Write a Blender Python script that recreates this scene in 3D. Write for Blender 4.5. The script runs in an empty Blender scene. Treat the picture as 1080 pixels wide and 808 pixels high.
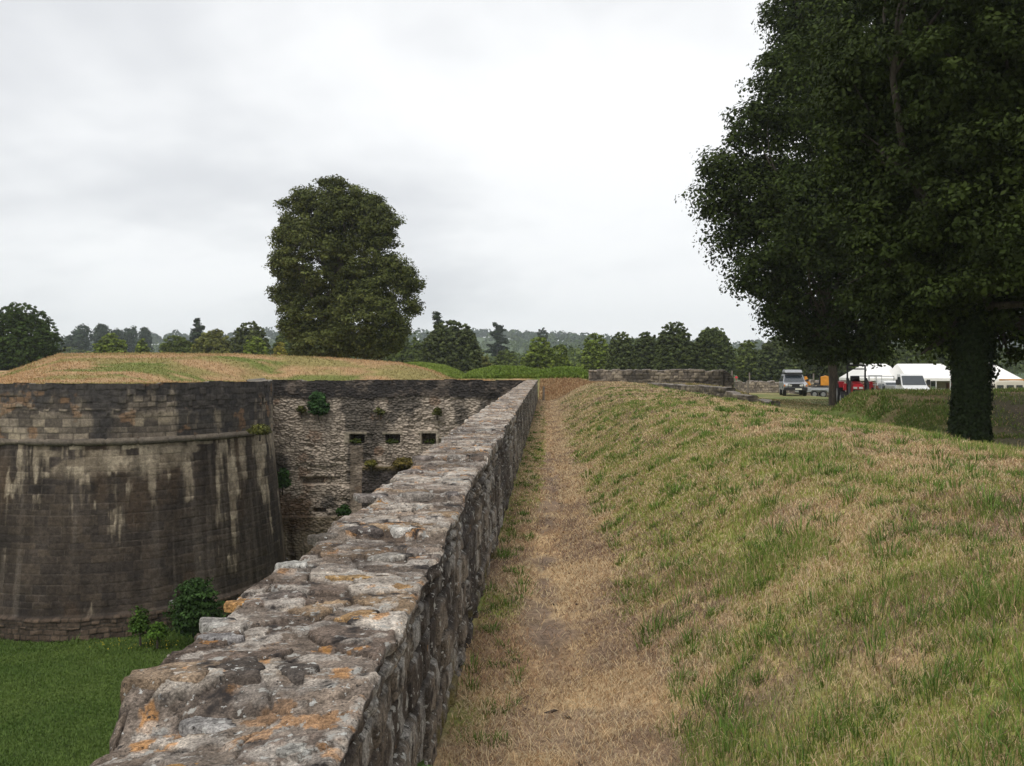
import bpy, bmesh, math, random
import numpy as np
from mathutils import Vector, Matrix

random.seed(7)
scene = bpy.context.scene
COL = scene.collection
EYE = 1.6

# ------------------------------------------------------------------ camera
cam_data = bpy.data.cameras.new('camera')
cam_data.sensor_width = 36.0
cam_data.lens = 33.33
cam_data.shift_x = -37.0/1080.0
cam_data.shift_y = 15.0/1080.0*-1.0
cam_data.clip_start = 0.05
cam_data.clip_end = 12000
cam = bpy.data.objects.new('camera', cam_data)
COL.objects.link(cam)
cam.location = (0, 0, EYE)
cam.rotation_euler = (math.radians(90), 0, 0)
scene.camera = cam

# ------------------------------------------------------------------ world: overcast sky
SUN_EL, SUN_AZ = math.radians(58), math.radians(205)   # azimuth from +Y, clockwise
world = bpy.data.worlds.new('World')
scene.world = world
world.use_nodes = True
wn, wl = world.node_tree.nodes, world.node_tree.links
wn.clear()
out = wn.new('ShaderNodeOutputWorld')
bg = wn.new('ShaderNodeBackground'); bg.inputs['Strength'].default_value = 0.1
sky = wn.new('ShaderNodeTexSky'); sky.sky_type = 'NISHITA'; sky.sun_disc = False
sky.sun_elevation = SUN_EL; sky.sun_rotation = SUN_AZ
tc = wn.new('ShaderNodeTexCoord')
sep = wn.new('ShaderNodeSeparateXYZ'); wl.new(tc.outputs['Generated'], sep.inputs[0])
def wmath(op, a, b=None, clamp=False):
    n = wn.new('ShaderNodeMath'); n.operation = op; n.use_clamp = clamp
    for i, v in enumerate((a, b)):
        if v is None: continue
        if isinstance(v, (int, float)): n.inputs[i].default_value = v
        else: wl.new(v, n.inputs[i])
    return n.outputs[0]
zc = wmath('ADD', wmath('MAXIMUM', sep.outputs['Z'], 0.0), 0.34)
comb = wn.new('ShaderNodeCombineXYZ')
wl.new(wmath('DIVIDE', sep.outputs['X'], zc), comb.inputs['X'])
wl.new(wmath('MULTIPLY', wmath('DIVIDE', sep.outputs['Y'], zc), 1.0), comb.inputs['Y'])
n1 = wn.new('ShaderNodeTexNoise'); n1.inputs['Scale'].default_value = 0.9; n1.inputs['Detail'].default_value = 5
n1.inputs['Roughness'].default_value = 0.52; n1.inputs['Distortion'].default_value = 0.15
mp = wn.new('ShaderNodeMapping'); mp.inputs['Location'].default_value = (1.3, 0.9, 0)
wl.new(comb.outputs[0], mp.inputs[0]); wl.new(mp.outputs[0], n1.inputs['Vector'])
ramp = wn.new('ShaderNodeValToRGB')
r = ramp.color_ramp; r.interpolation = 'B_SPLINE'
r.elements[0].position = 0.40; r.elements[0].color = (.595, .607, .63, 1)
r.elements[1].position = 0.56; r.elements[1].color = (.86, .865, .87, 1)
e = r.elements.new(0.48); e.color = (.735, .745, .757, 1)
wl.new(n1.outputs['Fac'], ramp.inputs[0])
mixs = wn.new('ShaderNodeMix'); mixs.data_type = 'RGBA'; mixs.inputs['Factor'].default_value = 0.96
cscale = wn.new('ShaderNodeVectorMath'); cscale.operation = 'SCALE'; cscale.inputs['Scale'].default_value = 12.1
wl.new(ramp.outputs[0], cscale.inputs[0])
wl.new(sky.outputs[0], mixs.inputs['A']); wl.new(cscale.outputs[0], mixs.inputs['B'])
wl.new(mixs.outputs['Result'], bg.inputs['Color']); wl.new(bg.outputs[0], out.inputs['Surface'])

# ------------------------------------------------------------------ veiled sun
sd = bpy.data.lights.new('sun', 'SUN'); sd.energy = 1.4; sd.angle = math.radians(25); sd.color = (1.0, 0.96, 0.9)
sun = bpy.data.objects.new('sun', sd); COL.objects.link(sun)
sdir = Vector((math.sin(SUN_AZ)*math.cos(SUN_EL), math.cos(SUN_AZ)*math.cos(SUN_EL), math.sin(SUN_EL)))
sun.rotation_euler = sdir.to_track_quat('Z', 'Y').to_euler()

scene.view_settings.view_transform = 'Standard'
scene.view_settings.look = 'None'
scene.view_settings.gamma = 1.0
scene.view_settings.exposure = 0.12
scene.view_settings.use_curve_mapping = False
scene.render.engine = 'CYCLES'
cy = scene.cycles
cy.max_bounces = 6; cy.diffuse_bounces = 3; cy.glossy_bounces = 2; cy.transmission_bounces = 3
cy.transparent_max_bounces = 6; cy.volume_bounces = 2
cy.use_denoising = True

# ------------------------------------------------------------------ numpy noise
def _h(ix, iy, iz, seed):
    with np.errstate(over='ignore'):
        n = (ix.astype(np.int64).astype(np.uint32)*np.uint32(374761393) + iy.astype(np.int64).astype(np.uint32)*np.uint32(668265263)
             + iz.astype(np.int64).astype(np.uint32)*np.uint32(2147483647) + np.uint32(seed*144269 + 97))
        n = (n ^ (n >> np.uint32(13)))*np.uint32(1274126177)
        n = (n ^ (n >> np.uint32(16)))*np.uint32(2246822519)
        n = n ^ (n >> np.uint32(15))
    return n.astype(np.float64)/4294967295.0

def vnoise(x, y, z=None, seed=0):
    x = np.asarray(x, float); y = np.asarray(y, float)
    z = np.zeros_like(x) if z is None else np.asarray(z, float)
    x, y, z = np.broadcast_arrays(x, y, z)
    ix, iy, iz = np.floor(x), np.floor(y), np.floor(z)
    fx, fy, fz = x-ix, y-iy, z-iz
    fx = fx*fx*(3-2*fx); fy = fy*fy*(3-2*fy); fz = fz*fz*(3-2*fz)
    r = 0
    for dx in (0, 1):
        wx = fx if dx else 1-fx
        for dy in (0, 1):
            wy = fy if dy else 1-fy
            for dz in (0, 1):
                wz = fz if dz else 1-fz
                r = r + wx*wy*wz*_h(ix+dx, iy+dy, iz+dz, seed)
    return r

def fbm(x, y, z=None, seed=0, octs=4, gain=0.5):
    a, s, t = 1.0, 0.0, 0.0
    for o in range(octs):
        k = 2.03**o
        s = s + a*vnoise(np.asarray(x)*k+o*17.3, np.asarray(y)*k+o*9.1, None if z is None else np.asarray(z)*k, seed+o)
        t += a; a *= gain
    return s/t

def sst(a, b, x):
    t = np.clip((np.asarray(x, float)-a)/(b-a), 0, 1)
    return t*t*(3-2*t)

def mix(a, b, t):
    t = np.asarray(t)
    if np.ndim(a) <= 1 and np.size(a) == 3 and t.ndim >= 1: a = np.asarray(a, float)
    return np.asarray(a)*(1-t[..., None]) + np.asarray(b)*t[..., None]

def voronoi(u, v, seed=0, jit=0.9):
    iu, iv = np.floor(u), np.floor(v)
    f1 = np.full(u.shape, 9.0); f2 = np.full(u.shape, 9.0); cid = np.zeros(u.shape)
    for dx in (-1, 0, 1):
        for dy in (-1, 0, 1):
            cx, cy_ = iu+dx, iv+dy
            z = np.zeros_like(cx)
            px = cx+0.5+jit*(_h(cx, cy_, z, seed)-0.5)
            py = cy_+0.5+jit*(_h(cx, cy_, z, seed+51)-0.5)
            d = np.hypot(u-px, v-py)
            i = _h(cx, cy_, z, seed+77)
            closer = d < f1
            f2 = np.where(closer, f1, np.minimum(f2, d))
            cid = np.where(closer, i, cid)
            f1 = np.where(closer, d, f1)
    return f1, f2-f1, cid

def courses(u, v, hm, wm, seed=0, jitter=0.5):
    """irregular courses of blocks: distance to the nearest joint (m), block id, row id"""
    rng = np.random.RandomState(seed)
    rows = np.cumsum(hm*(1-jitter+2*jitter*rng.rand(600))); rows = rows - rows[300]
    k = np.clip(np.searchsorted(rows, v), 1, 599)
    dv = np.minimum(v-rows[k-1], rows[k]-v)
    cols = np.cumsum(wm*(1-jitter*.8+1.6*jitter*rng.rand(4000))); cols = cols - cols[2000]
    uu = u + (k*7.371) % 53.0 - 26
    c = np.clip(np.searchsorted(cols, uu), 1, 3999)
    du = np.minimum(uu-cols[c-1], cols[c]-uu)
    bid = _h(c.astype(float), k.astype(float), np.zeros(u.shape), seed+5)
    return np.minimum(du, dv), bid, k

# ------------------------------------------------------------------ mesh helpers
def set_props(o, label=None, cat=None, group=None, kind=None):
    if label: o['label'] = label
    if cat: o['category'] = cat
    if group: o['group'] = group
    if kind: o['kind'] = kind
    return o

def np_mesh(name, V, F, mat, parent=None, col=None, smooth=False, loc=None):
    V = np.asarray(V, np.float32); F = np.asarray(F, np.int32)
    if loc is not None: V = V - np.asarray(loc, np.float32)
    k = F.shape[1]
    me = bpy.data.meshes.new(name)
    me.vertices.add(len(V)); me.vertices.foreach_set('co', V.ravel())
    me.loops.add(F.size); me.loops.foreach_set('vertex_index', F.ravel())
    me.polygons.add(len(F)); me.polygons.foreach_set('loop_start', np.arange(0, F.size, k, dtype=np.int32))
    if col is not None:
        a = me.color_attributes.new('Col', 'FLOAT_COLOR', 'POINT')
        c = np.ones((len(V), 4), np.float32); c[:, :3] = col
        a.data.foreach_set('color', c.ravel())
    me.update(calc_edges=True)
    if smooth: me.polygons.foreach_set('use_smooth', np.ones(len(F), bool))
    me.materials.append(mat)
    o = bpy.data.objects.new(name, me); COL.objects.link(o)
    if loc is not None and parent is None: o.location = loc
    if parent is not None: o.parent = parent
    return o

def grid_faces(nr, nc, keep=None, flip=False):
    i, j = np.meshgrid(np.arange(nr-1), np.arange(nc-1), indexing='ij')
    a = i*nc+j
    f = np.stack([a, a+1, a+nc+1, a+nc], -1)
    if flip: f = f[..., ::-1]
    f = f.reshape(-1, 4)
    if keep is not None: f = f[keep.ravel()]
    return f

def empty(name, loc, rz=0.0, label=None, cat=None, group=None):
    o = bpy.data.objects.new(name, None); COL.objects.link(o)
    o.empty_display_size = 0.3
    o.location = loc; o.rotation_euler = (0, 0, rz)
    return set_props(o, label, cat, group)

# ------------------------------------------------------------------ materials
def new_mat(name):
    m = bpy.data.materials.new(name); m.use_nodes = True
    nt = m.node_tree; b = nt.nodes['Principled BSDF']
    return m, nt, b

def plain(name, rgb, rough=0.6, metal=0.0, spec=0.4, var=0.12, scale=6.0):
    m, nt, b = new_mat(name)
    n, l = nt.nodes, nt.links
    tcn = n.new('ShaderNodeTexCoord'); nz = n.new('ShaderNodeTexNoise'); nz.inputs['Scale'].default_value = scale
    nz.inputs['Detail'].default_value = 4
    l.new(tcn.outputs['Object'], nz.inputs['Vector'])
    mr = n.new('ShaderNodeMapRange'); mr.inputs['From Min'].default_value = .3; mr.inputs['From Max'].default_value = .7
    mr.inputs['To Min'].default_value = 1-var; mr.inputs['To Max'].default_value = 1+var
    l.new(nz.outputs['Fac'], mr.inputs['Value'])
    mx = n.new('ShaderNodeVectorMath'); mx.operation = 'SCALE'; mx.inputs[0].default_value = rgb
    l.new(mr.outputs[0], mx.inputs['Scale']); l.new(mx.outputs[0], b.inputs['Base Color'])
    b.inputs['Roughness'].default_value = rough; b.inputs['Metallic'].default_value = metal
    b.inputs['Specular IOR Level'].default_value = spec
    return m

def attr_mat(name, rough=0.9, layers=((8, .25), (40, .3)), bumps=((30, .5, .01),), spec=0.2, transl=0.0, lichen=None, vscale=(1, 1, 1)):
    """colour attribute times layered noise, bump from noise, optional lichen crusts"""
    m, nt, b = new_mat(name)
    n, l = nt.nodes, nt.links
    at = n.new('ShaderNodeVertexColor'); at.layer_name = 'Col'
    geo = n.new('ShaderNodeTexCoord')
    mpn = n.new('ShaderNodeMapping'); mpn.inputs['Scale'].default_value = vscale
    l.new(geo.outputs['Object'], mpn.inputs[0])
    vec = mpn.outputs[0]
    colr = at.outputs['Color']
    for s, a in layers:
        nz = n.new('ShaderNodeTexNoise'); nz.inputs['Scale'].default_value = s; nz.inputs['Detail'].default_value = 3
        l.new(vec, nz.inputs['Vector'])
        mr = n.new('ShaderNodeMapRange'); mr.inputs['From Min'].default_value = .3; mr.inputs['From Max'].default_value = .7
        mr.inputs['To Min'].default_value = 1-a; mr.inputs['To Max'].default_value = 1+a
        l.new(nz.outputs['Fac'], mr.inputs['Value'])
        mx = n.new('ShaderNodeVectorMath'); mx.operation = 'SCALE'
        l.new(colr, mx.inputs[0]); l.new(mr.outputs[0], mx.inputs['Scale']); colr = mx.outputs[0]
    if lichen:
        for (s, lo, hi, rgb, off) in lichen:
            nz = n.new('ShaderNodeTexNoise'); nz.inputs['Scale'].default_value = s; nz.inputs['Detail'].default_value = 6
            nz.inputs['Roughness'].default_value = .62
            mo = n.new('ShaderNodeMapping'); mo.inputs['Location'].default_value = (off, off*1.7, -off)
            l.new(vec, mo.inputs[0]); l.new(mo.outputs[0], nz.inputs['Vector'])
            mr = n.new('ShaderNodeMapRange'); mr.inputs['From Min'].default_value = lo; mr.inputs['From Max'].default_value = hi
            l.new(nz.outputs['Fac'], mr.inputs['Value'])
            mm = n.new('ShaderNodeMix'); mm.data_type = 'RGBA'; mm.inputs['B'].default_value = (*rgb, 1)
            l.new(mr.outputs[0], mm.inputs['Factor']); l.new(colr, mm.inputs['A']); colr = mm.outputs['Result']
    l.new(colr, b.inputs['Base Color'])
    b.inputs['Roughness'].default_value = rough; b.inputs['Specular IOR Level'].default_value = spec
    prev = None
    for s, st, d in bumps:
        nz = n.new('ShaderNodeTexNoise'); nz.inputs['Scale'].default_value = s; nz.inputs['Detail'].default_value = 5
        nz.inputs['Roughness'].default_value = .65
        l.new(vec, nz.inputs['Vector'])
        bp = n.new('ShaderNodeBump'); bp.inputs['Strength'].default_value = st; bp.inputs['Distance'].default_value = d
        l.new(nz.outputs['Fac'], bp.inputs['Height'])
        if prev: l.new(prev, bp.inputs['Normal'])
        prev = bp.outputs[0]
    if prev: l.new(prev, b.inputs['Normal'])
    if transl > 0:
        tr = n.new('ShaderNodeBsdfTranslucent'); l.new(colr, tr.inputs['Color'])
        ms = n.new('ShaderNodeMixShader'); ms.inputs[0].default_value = transl
        l.new(b.outputs[0], ms.inputs[1]); l.new(tr.outputs[0], ms.inputs[2])
        l.new(ms.outputs[0], n['Material Output'].inputs['Surface'])
    return m

M_ground = attr_mat('ground_soil', layers=((3, .2), (25, .3), (120, .3)), bumps=((25, .6, .03), (120, .6, .01)))
M_grass = attr_mat('grass_blades', rough=.65, layers=(), bumps=(), spec=.25, transl=.25)
M_leaf = attr_mat('tree_leaves', rough=.65, layers=(), bumps=(), spec=.10, transl=.16)
M_bark = attr_mat('bark', layers=((4, .3), (20, .35)), bumps=((14, .9, .05),), vscale=(1, 1, .25))
M_parapet = attr_mat('parapet_stone', layers=((6, .2), (28, .35), (130, .5), (420, .35)), bumps=((24, .9, .02), (90, 1.0, .010), (300, .9, .004)),
    lichen=((16.0, .60, .64, (.46, .44, .40), 2.0), (34.0, .635, .66, (.62, .61, .57), 31.0), (9.0, .69, .71, (.42, .22, .07), 12.0),
            (9.0, .56, .66, (.045, .038, .035), 55.0), (60.0, .60, .68, (.05, .044, .04), 75.0)))
M_rubble = attr_mat('rubble_stone', layers=((2, .18), (9, .3), (40, .25)), bumps=((12, .6, .03),))
M_bastion = attr_mat('bastion_stone', layers=((1.5, .15), (8, .28), (30, .25)), bumps=((10, .5, .03),))
# ------------------------------------------------------------------ terrain height
def px(x, Y): return (x-577)*Y/1000.0
def pz(y, Y): return EYE-(y-389)*Y/1000.0

def sil(x, pts, Y):
    p = np.array(pts, float)
    return np.interp(x, (p[:, 0]-577)*Y/1000, EYE-(p[:, 1]-389)*Y/1000)

BX = [-.6, .25, .5, .9, 1.4, 1.9, 2.5, 3.4, 4.2, 4.7, 5.5, 6.5, 7.5, 12]
BZ = [0, 0, .07, .30, .60, .80, .89, .92, .86, .68, .25, -.1, -.28, -.3]
def H(x, y):
    x = np.asarray(x, float); y = np.asarray(y, float)
    x, y = np.broadcast_arrays(x, y)
    wob = .10*(fbm(y*.35, x*0+3, seed=3)-.5)
    bank = np.interp(x+wob*sst(.3, 1, x), BX, BZ)
    # lawn to the right
    lawn = -.25 - .35*sst(52, 78, y) - .6*sst(21, 27, x)*sst(55, 70, y) - .65*sst(85, 110, y)
    lawn = lawn - .4*np.exp(-((x-13)/5)**2-((y-27)/4)**2)
    right = np.where(x < 8, bank, lawn*sst(7, 11, x)+bank*(1-sst(7, 11, x)))
    # beyond the end of the walk the ground rises to a plateau
    plat = np.interp(y, [46, 48, 56, 75, 95, 130], [0, .05, .8, .7, -.6, -2])
    plat_r = np.interp(y, [46, 50, 56, 70, 95, 130], [.75, .7, .75, .4, -.8, -2])
    pl = plat*(1-sst(1.5, 2.6, x))+plat_r*sst(1.5, 2.6, x)
    far_r = np.minimum(lawn, 5)
    beyond = pl*(1-sst(8.5, 12.5, x))+far_r*sst(8.5, 12.5, x)
    t = sst(45.5, 48.5, y)
    z = right*(1-t)+beyond*t
    # left terrace behind the walls
    left = np.interp(y, [30, 47, 70, 100, 140], [1.02, .98, .9, -1.0, -2.0])
    tl = sst(-.9, -2.5, x)
    z = z*(1-tl)+left*tl
    # dry mound on the bastion
    zc = sil(x*np.interp(y, [36, 53, 62], [1.38, 1.0, .9]), [(-400, 402), (-20, 399), (0, 395), (20, 388), (62, 374), (150, 373), (250, 374), (350, 378), (420, 383), (450, 390), (470, 398), (480, 402)], 53)
    y0 = np.interp(x, [-18.5, -14.4], [35.5, 47.0])
    w = sst(0, 1, (y-y0)/(53-y0))*(1-sst(57, 68, y))
    z = np.where((x < -1) | ((y > 47.5) & (x < .5)), np.maximum(z, left + (zc+.08*(fbm(x*.4, y*.4, seed=9)-.5)-left)*w - .3*(x > -1)-1.2*sst(-1.5, .4, x)), z)
    # green mounds
    zc = sil(x, [(380, 391), (410, 386), (440, 384), (465, 387), (482, 394), (492, 402), (510, 420)], 66)
    w = sst(59, 66, y)*(1-sst(69, 76, y)); z = np.where(x < px(515, 66), np.maximum(z, z*(1-w)+zc*w), z)
    zc = sil(x, [(470, 420), (484, 404), (497, 394), (520, 389), (550, 389.5), (570, 393.5), (582, 392), (594, 389.5), (612, 390.5), (619, 396), (625, 408)], 60)
    w = sst(55.5, 60, y)*(1-sst(63, 68, y)); ins = (x > px(470, 60)) & (x < px(625, 60))
    z = np.where(ins, np.maximum(z, z*(1-w)+zc*w), z)
    # mound on the right behind the trees
    zc = sil(x, [(884, 440), (892, 430), (900, 421), (911, 415.5), (940, 413.5), (1080, 412.5), (1800, 412)], 36)
    w = sst(29.5, 35.3, y)*(1-sst(37, 41, y))*sst(px(883, 36), px(914, 36), x)
    z = z*(1-w)+np.maximum(z, zc+.05*(fbm(x*1.5, y*1.5, seed=4)-.5))*w
    # far country
    hill = 66*sst(500, 1500, y)*(.25+.8*fbm(x/420+3.3, y/900, seed=21, octs=3))*(1-.25*sst(.05, .3, x/np.maximum(y, 1)))
    z = z+hill
    return z

def Hd(x, y):
    """walk and bank with their small humps"""
    d = .05*(fbm(x*1.7, y*1.2, seed=31)-.5)+.035*(fbm(x*6, y*5, seed=33, octs=3)-.5)
    rut = -.018*np.exp(-((x-.03-.05*np.sin(y*.6))/.14)**2)
    d = d*sst(-.5, .6, x)*.8+d*.25 + rut
    d = d - .09*np.exp(-(((x-2.05)/.35)**2+((y-5.0)/.6)**2))*0.6
    return H(x, y)+d

# colours (albedo)
STRAW = np.array((.56, .40, .225)); STRAW2 = np.array((.44, .30, .16)); EARTH = np.array((.21, .15, .11))
GREEN = np.array((.185, .25, .042)); GREEN2 = np.array((.34, .36, .08)); RUST = np.array((.36, .225, .13))

def green_mask(x, y):
    """share of green grass on walk and bank"""
    lo = fbm(x*.9+y*.13, y*.33, seed=41)
    hi = fbm(x*3.1, y*2.3, seed=43, octs=3)
    g = .55*lo+.45*hi
    prof = np.interp(x, [-.45, -.3, -.1, .1, .35, .6, 1.2, 1.8, 2.4, 3.2, 4.6, 6], [.62, .56, .36, .18, .28, .52, .68, .62, .48, .48, .60, .70])
    far = .20*sst(3.5, 16, y)*np.maximum(sst(.18, .5, x)*(1-.45*sst(1.8, 2.6, x)), 1.2*sst(.02, -.12, x))
    near = .14*sst(7.5, 2.5, y)*sst(.3, 1.4, x)
    return sst(-.04, .22, g-(1-prof-far+near)*.98+.03)

def ground_cols(x, y):
    g = green_mask(x, y)
    s = fbm(x*2.3, y*2.0, seed=51)
    c = mix(STRAW2, STRAW, sst(.35, .65, s))
    c = mix(c, EARTH, sst(.54, .66, fbm(x*2.6+7, y*1.9, seed=53))*.75)
    dk = np.exp(-((x-.03-.05*np.sin(y*.6))/.13)**2)*sst(4, 6, y)*(1-sst(14, 22, y))*sst(.35, .6, fbm(x*4, y*2, seed=57))
    c = mix(c, EARTH*.9, dk*.95)
    c = mix(c, GREEN*.9+GREEN2*.2, g*.75)
    return c

def wide_cols(x, y):
    """colours of the big ground sheet"""
    lawn = mix(np.array((.12, .15, .035)), np.array((.24, .20, .085)), sst(.4, .7, fbm(x*.5, y*.35, seed=61)))
    c = lawn
    # dry mound and terrace on the left
    dry = mix(np.array((.40, .26, .135)), np.array((.27, .225, .085)), sst(.52, .68, fbm(x*.30, y*.55, seed=63)))
    dry = mix(dry, np.array((.12, .17, .03)), sst(.6, .66, fbm(x*.25+5, y*.6, seed=65))*.8)
    c = mix(c, dry, sst(-.5, -1.5, x)*(1-sst(72, 95, y)))
    # green mounds
    gm = np.where(((x > px(415, 62)) & (x < px(626, 60)) & (y > 57.5)) | ((x < px(510, 66)) & (x > px(424, 66)) & (y > 61.5)), 1.0, 0.0)*(1-sst(76, 90, y))
    c = mix(c, mix(np.array((.12, .19, .03)), np.array((.19, .25, .05)), fbm(x*.8, y*.8, seed=67)), gm)
    # red brown scrub at the end of the walk
    rb = ((x > -.5) & (x < 3.2)) * sst(46.5, 48, y)*(1-sst(56.5, 58, y))
    c = mix(c, mix(RUST, STRAW2, fbm(x*1.5, y*1.2, seed=69)), rb)
    # plateau on the right, trodden
    pr = sst(2.4, 3.2, x)*(1-sst(11, 14, x))*sst(47, 48.5, y)*(1-sst(85, 95, y))
    c = mix(c, mix(np.array((.25, .20, .10)), np.array((.16, .17, .05)), fbm(x*.7, y*.7, seed=70)), pr)
    # right mound: green with bare scars
    mr = sst(px(884, 36), px(896, 36), x)*sst(28.5, 31, y)*(1-sst(40, 42, y))
    scar = sst(.50, .60, fbm(x*.9+.6*y, y*1.3, seed=71))
    c = mix(c, mix(mix(np.array((.10, .165, .03)), np.array((.16, .19, .05)), fbm(x*1.2, y*1.2, seed=73)), np.array((.22, .14, .08)), scar*.8), mr)
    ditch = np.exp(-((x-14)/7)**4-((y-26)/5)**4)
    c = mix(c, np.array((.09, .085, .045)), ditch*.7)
    hollow_shade = sst(13.5, 15.5, x+.8*(fbm(x, y, seed=72)-.5))*sst(26, 28, y)*(1-sst(34, 35.4, y))  # tree shade right of the trunk, painted into the soil colour
    c = mix(c, np.array((.065, .05, .032)), hollow_shade*.85)
    fr = sst(110, 140, y)
    c = mix(c, mix(np.array((.045, .075, .02)), np.array((.075, .105, .03)), fbm(x*.01, y*.01, seed=75)), fr)
    return c

# big ground sheet
xs = np.unique(np.round(np.concatenate([-np.geomspace(75, 2500, 32), np.arange(-75, -28, 1.0), np.arange(-28, -.75, .35), [-.75], np.arange(-.5, 8, .35),
     np.arange(8, 45, .5), np.arange(45, 75, 1.5), np.geomspace(75, 2500, 32)]), 3))
ys = np.unique(np.round(np.concatenate([np.arange(-60, 0, 5.), np.arange(0, 28, 1.), np.arange(28, 46.8, .5), [46.8], np.arange(47.2, 80, .5), np.arange(80, 160, 4.), np.geomspace(160, 2400, 50)]), 3))
X, Y = np.meshgrid(xs, ys)
Z = H(X, Y)
under = (X > -.6) & (X < 7.3) & (Y < 49)
Z = Z - .15*under - .3*((X < -.6) & (X > -1) & (Y < 46))
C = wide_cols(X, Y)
xm, ym = .5*(X[:-1, :-1]+X[1:, 1:]), .5*(Y[:-1, :-1]+Y[1:, 1:])
keep = ~((xm < -.75) & (ym < 46.8) & (xm > -75))
g = np_mesh('ground', np.stack([X, Y, Z], -1).reshape(-1, 3), grid_faces(len(ys), len(xs), keep), M_ground, col=C.reshape(-1, 3), smooth=True)
set_props(g, kind='structure')

# bank and walk, fine sheets
ysf = np.concatenate([np.arange(-5, .8, .2), np.geomspace(.8, 49.5, 620)])
def sheet(name, x0, x1, n):
    xx = np.linspace(x0, x1, n)
    X, Y = np.meshgrid(xx, ysf)
    o = np_mesh(name, np.stack([X, Y, Hd(X, Y)], -1).reshape(-1, 3), grid_faces(len(ysf), n), M_ground, col=ground_cols(X, Y).reshape(-1, 3), smooth=True)
    set_props(o, kind='structure')
sheet('path', -.60, .34, 60)
sheet('ground_bank', .34, 7.6, 260)

# moat lawn
MZ = -6.9
xx = np.arange(-76, -.6, .6); yy = np.arange(-60, 48, .8)
X, Y = np.meshgrid(xx, yy)
Zm = MZ+.12*(fbm(X*.4, Y*.4, seed=81)-.5)-1.9*sst(33, 39, Y)*sst(-16, -13, X)
Cm = mix(np.array((.06, .10, .018)), np.array((.10, .14, .03)), fbm(X*.6, Y*.6, seed=83))
o = np_mesh('moat_lawn', np.stack([X, Y, Zm], -1).reshape(-1, 3), grid_faces(len(yy), len(xx)), M_ground, col=Cm.reshape(-1, 3), smooth=True)
set_props(o, kind='structure')

# ------------------------------------------------------------------ bastion with round shoulder
def catmull(P, n=24):
    P = np.array(P, float); P = np.vstack([2*P[0]-P[1], P, 2*P[-1]-P[-2]])
    out = []
    for i in range(1, len(P)-2):
        t = np.linspace(0, 1, n, endpoint=False)[:, None]
        a, b, c, d = P[i-1], P[i], P[i+1], P[i+2]
        out.append(.5*((2*b)+(-a+c)*t+(2*a-5*b+4*c-d)*t**2+(-a+3*b-3*c+d)*t**3))
    out.append(P[-2][None]); return np.vstack(out)
BP = catmull([(-60, 38.5), (-44, 35.5), (-30, 33), (-22, 31.5), (-18.2, 30.8), (-15.6, 30.3), (-13.4, 30.9), (-11.85, 32.5), (-10.95, 34.3), (-10.62, 36.0), (-11.0, 38.0), (-12.2, 41), (-14, 46.9)])
seg = np.hypot(*np.diff(BP, axis=0).T); S = np.concatenate([[0], np.cumsum(seg)])
def bpos(s):
    x = np.interp(s, S, BP[:, 0]); y = np.interp(s, S, BP[:, 1])
    e = .4
    tx = np.interp(s+e, S, BP[:, 0])-np.interp(s-e, S, BP[:, 0]); ty = np.interp(s+e, S, BP[:, 1])-np.interp(s-e, S, BP[:, 1])
    L = np.hypot(tx, ty)+1e-9
    return x, y, ty/L, -tx/L    # outward normal: right-hand side of travel (towards -Y while travelling +X)
s_vis = float(np.interp(-20, BP[:40, 0] if False else BP[:, 0][:np.argmax(BP[:, 0])], S[:np.argmax(BP[:, 0])]))
ss = np.concatenate([np.arange(0, s_vis, .25), np.arange(s_vis, S[-1], .028), [S[-1]]])
ZT, ZCOR = 1.14, -.76
zz = np.concatenate([np.arange(MZ-.15, ZT-.02, .028), [ZT]])
SS, ZZ = np.meshgrid(ss, zz)
bx_, by_, nx_, ny_ = bpos(SS)
lowfoot = 1-sst(-6.25, -6.15, ZZ+.12*(fbm(SS*.8, ZZ*0, seed=90)-.5))
warpu = SS+.05*(fbm(SS*2, ZZ*2, seed=91)-.5); warpv = ZZ+.05*(fbm(SS*1.3, ZZ*2, seed=92)-.5)
ed, bid, rid = courses(warpu, warpv, .27, .50, seed=11, jitter=.35)
ed2, bid2, rid2 = courses(warpu, warpv+.1*(fbm(SS*3, ZZ*3, seed=95)-.5), .15, .26, seed=12, jitter=.55)
above = ZZ > ZCOR
up_r = sst(-.05, .25, ZZ+.5*(fbm(SS*.7, ZZ*1.5, seed=93)-.5))*above      # rubble above, ashlar right above the string course
rub = np.clip(up_r+lowfoot, 0, 1)
e_ = ed*(1-rub)+ed2*rub; b_ = bid*(1-rub)+bid2*rub
j = sst(0, .022, e_)
disp = -.014*(1-j)+.010*(b_-.5)+.03*(fbm(SS*3, ZZ*3, seed=94)-.5)
disp = disp+rub*(.035*(b_-.5)+.03*(fbm(SS*7, ZZ*9, seed=96)-.5))
disp = disp+lowfoot*.16 + np.maximum(ZCOR-ZZ, 0)*.095
drop = (_h(np.floor(SS*1.7), np.zeros(SS.shape), np.zeros(SS.shape), 3)-.5)*.07+.06*(fbm(SS*.9, ZZ*0, seed=97)-.5)
Zv = ZZ+drop*sst(.7, 1.14, ZZ)
V = np.stack([bx_+nx_*disp, by_+ny_*disp, Zv], -1)
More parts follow.
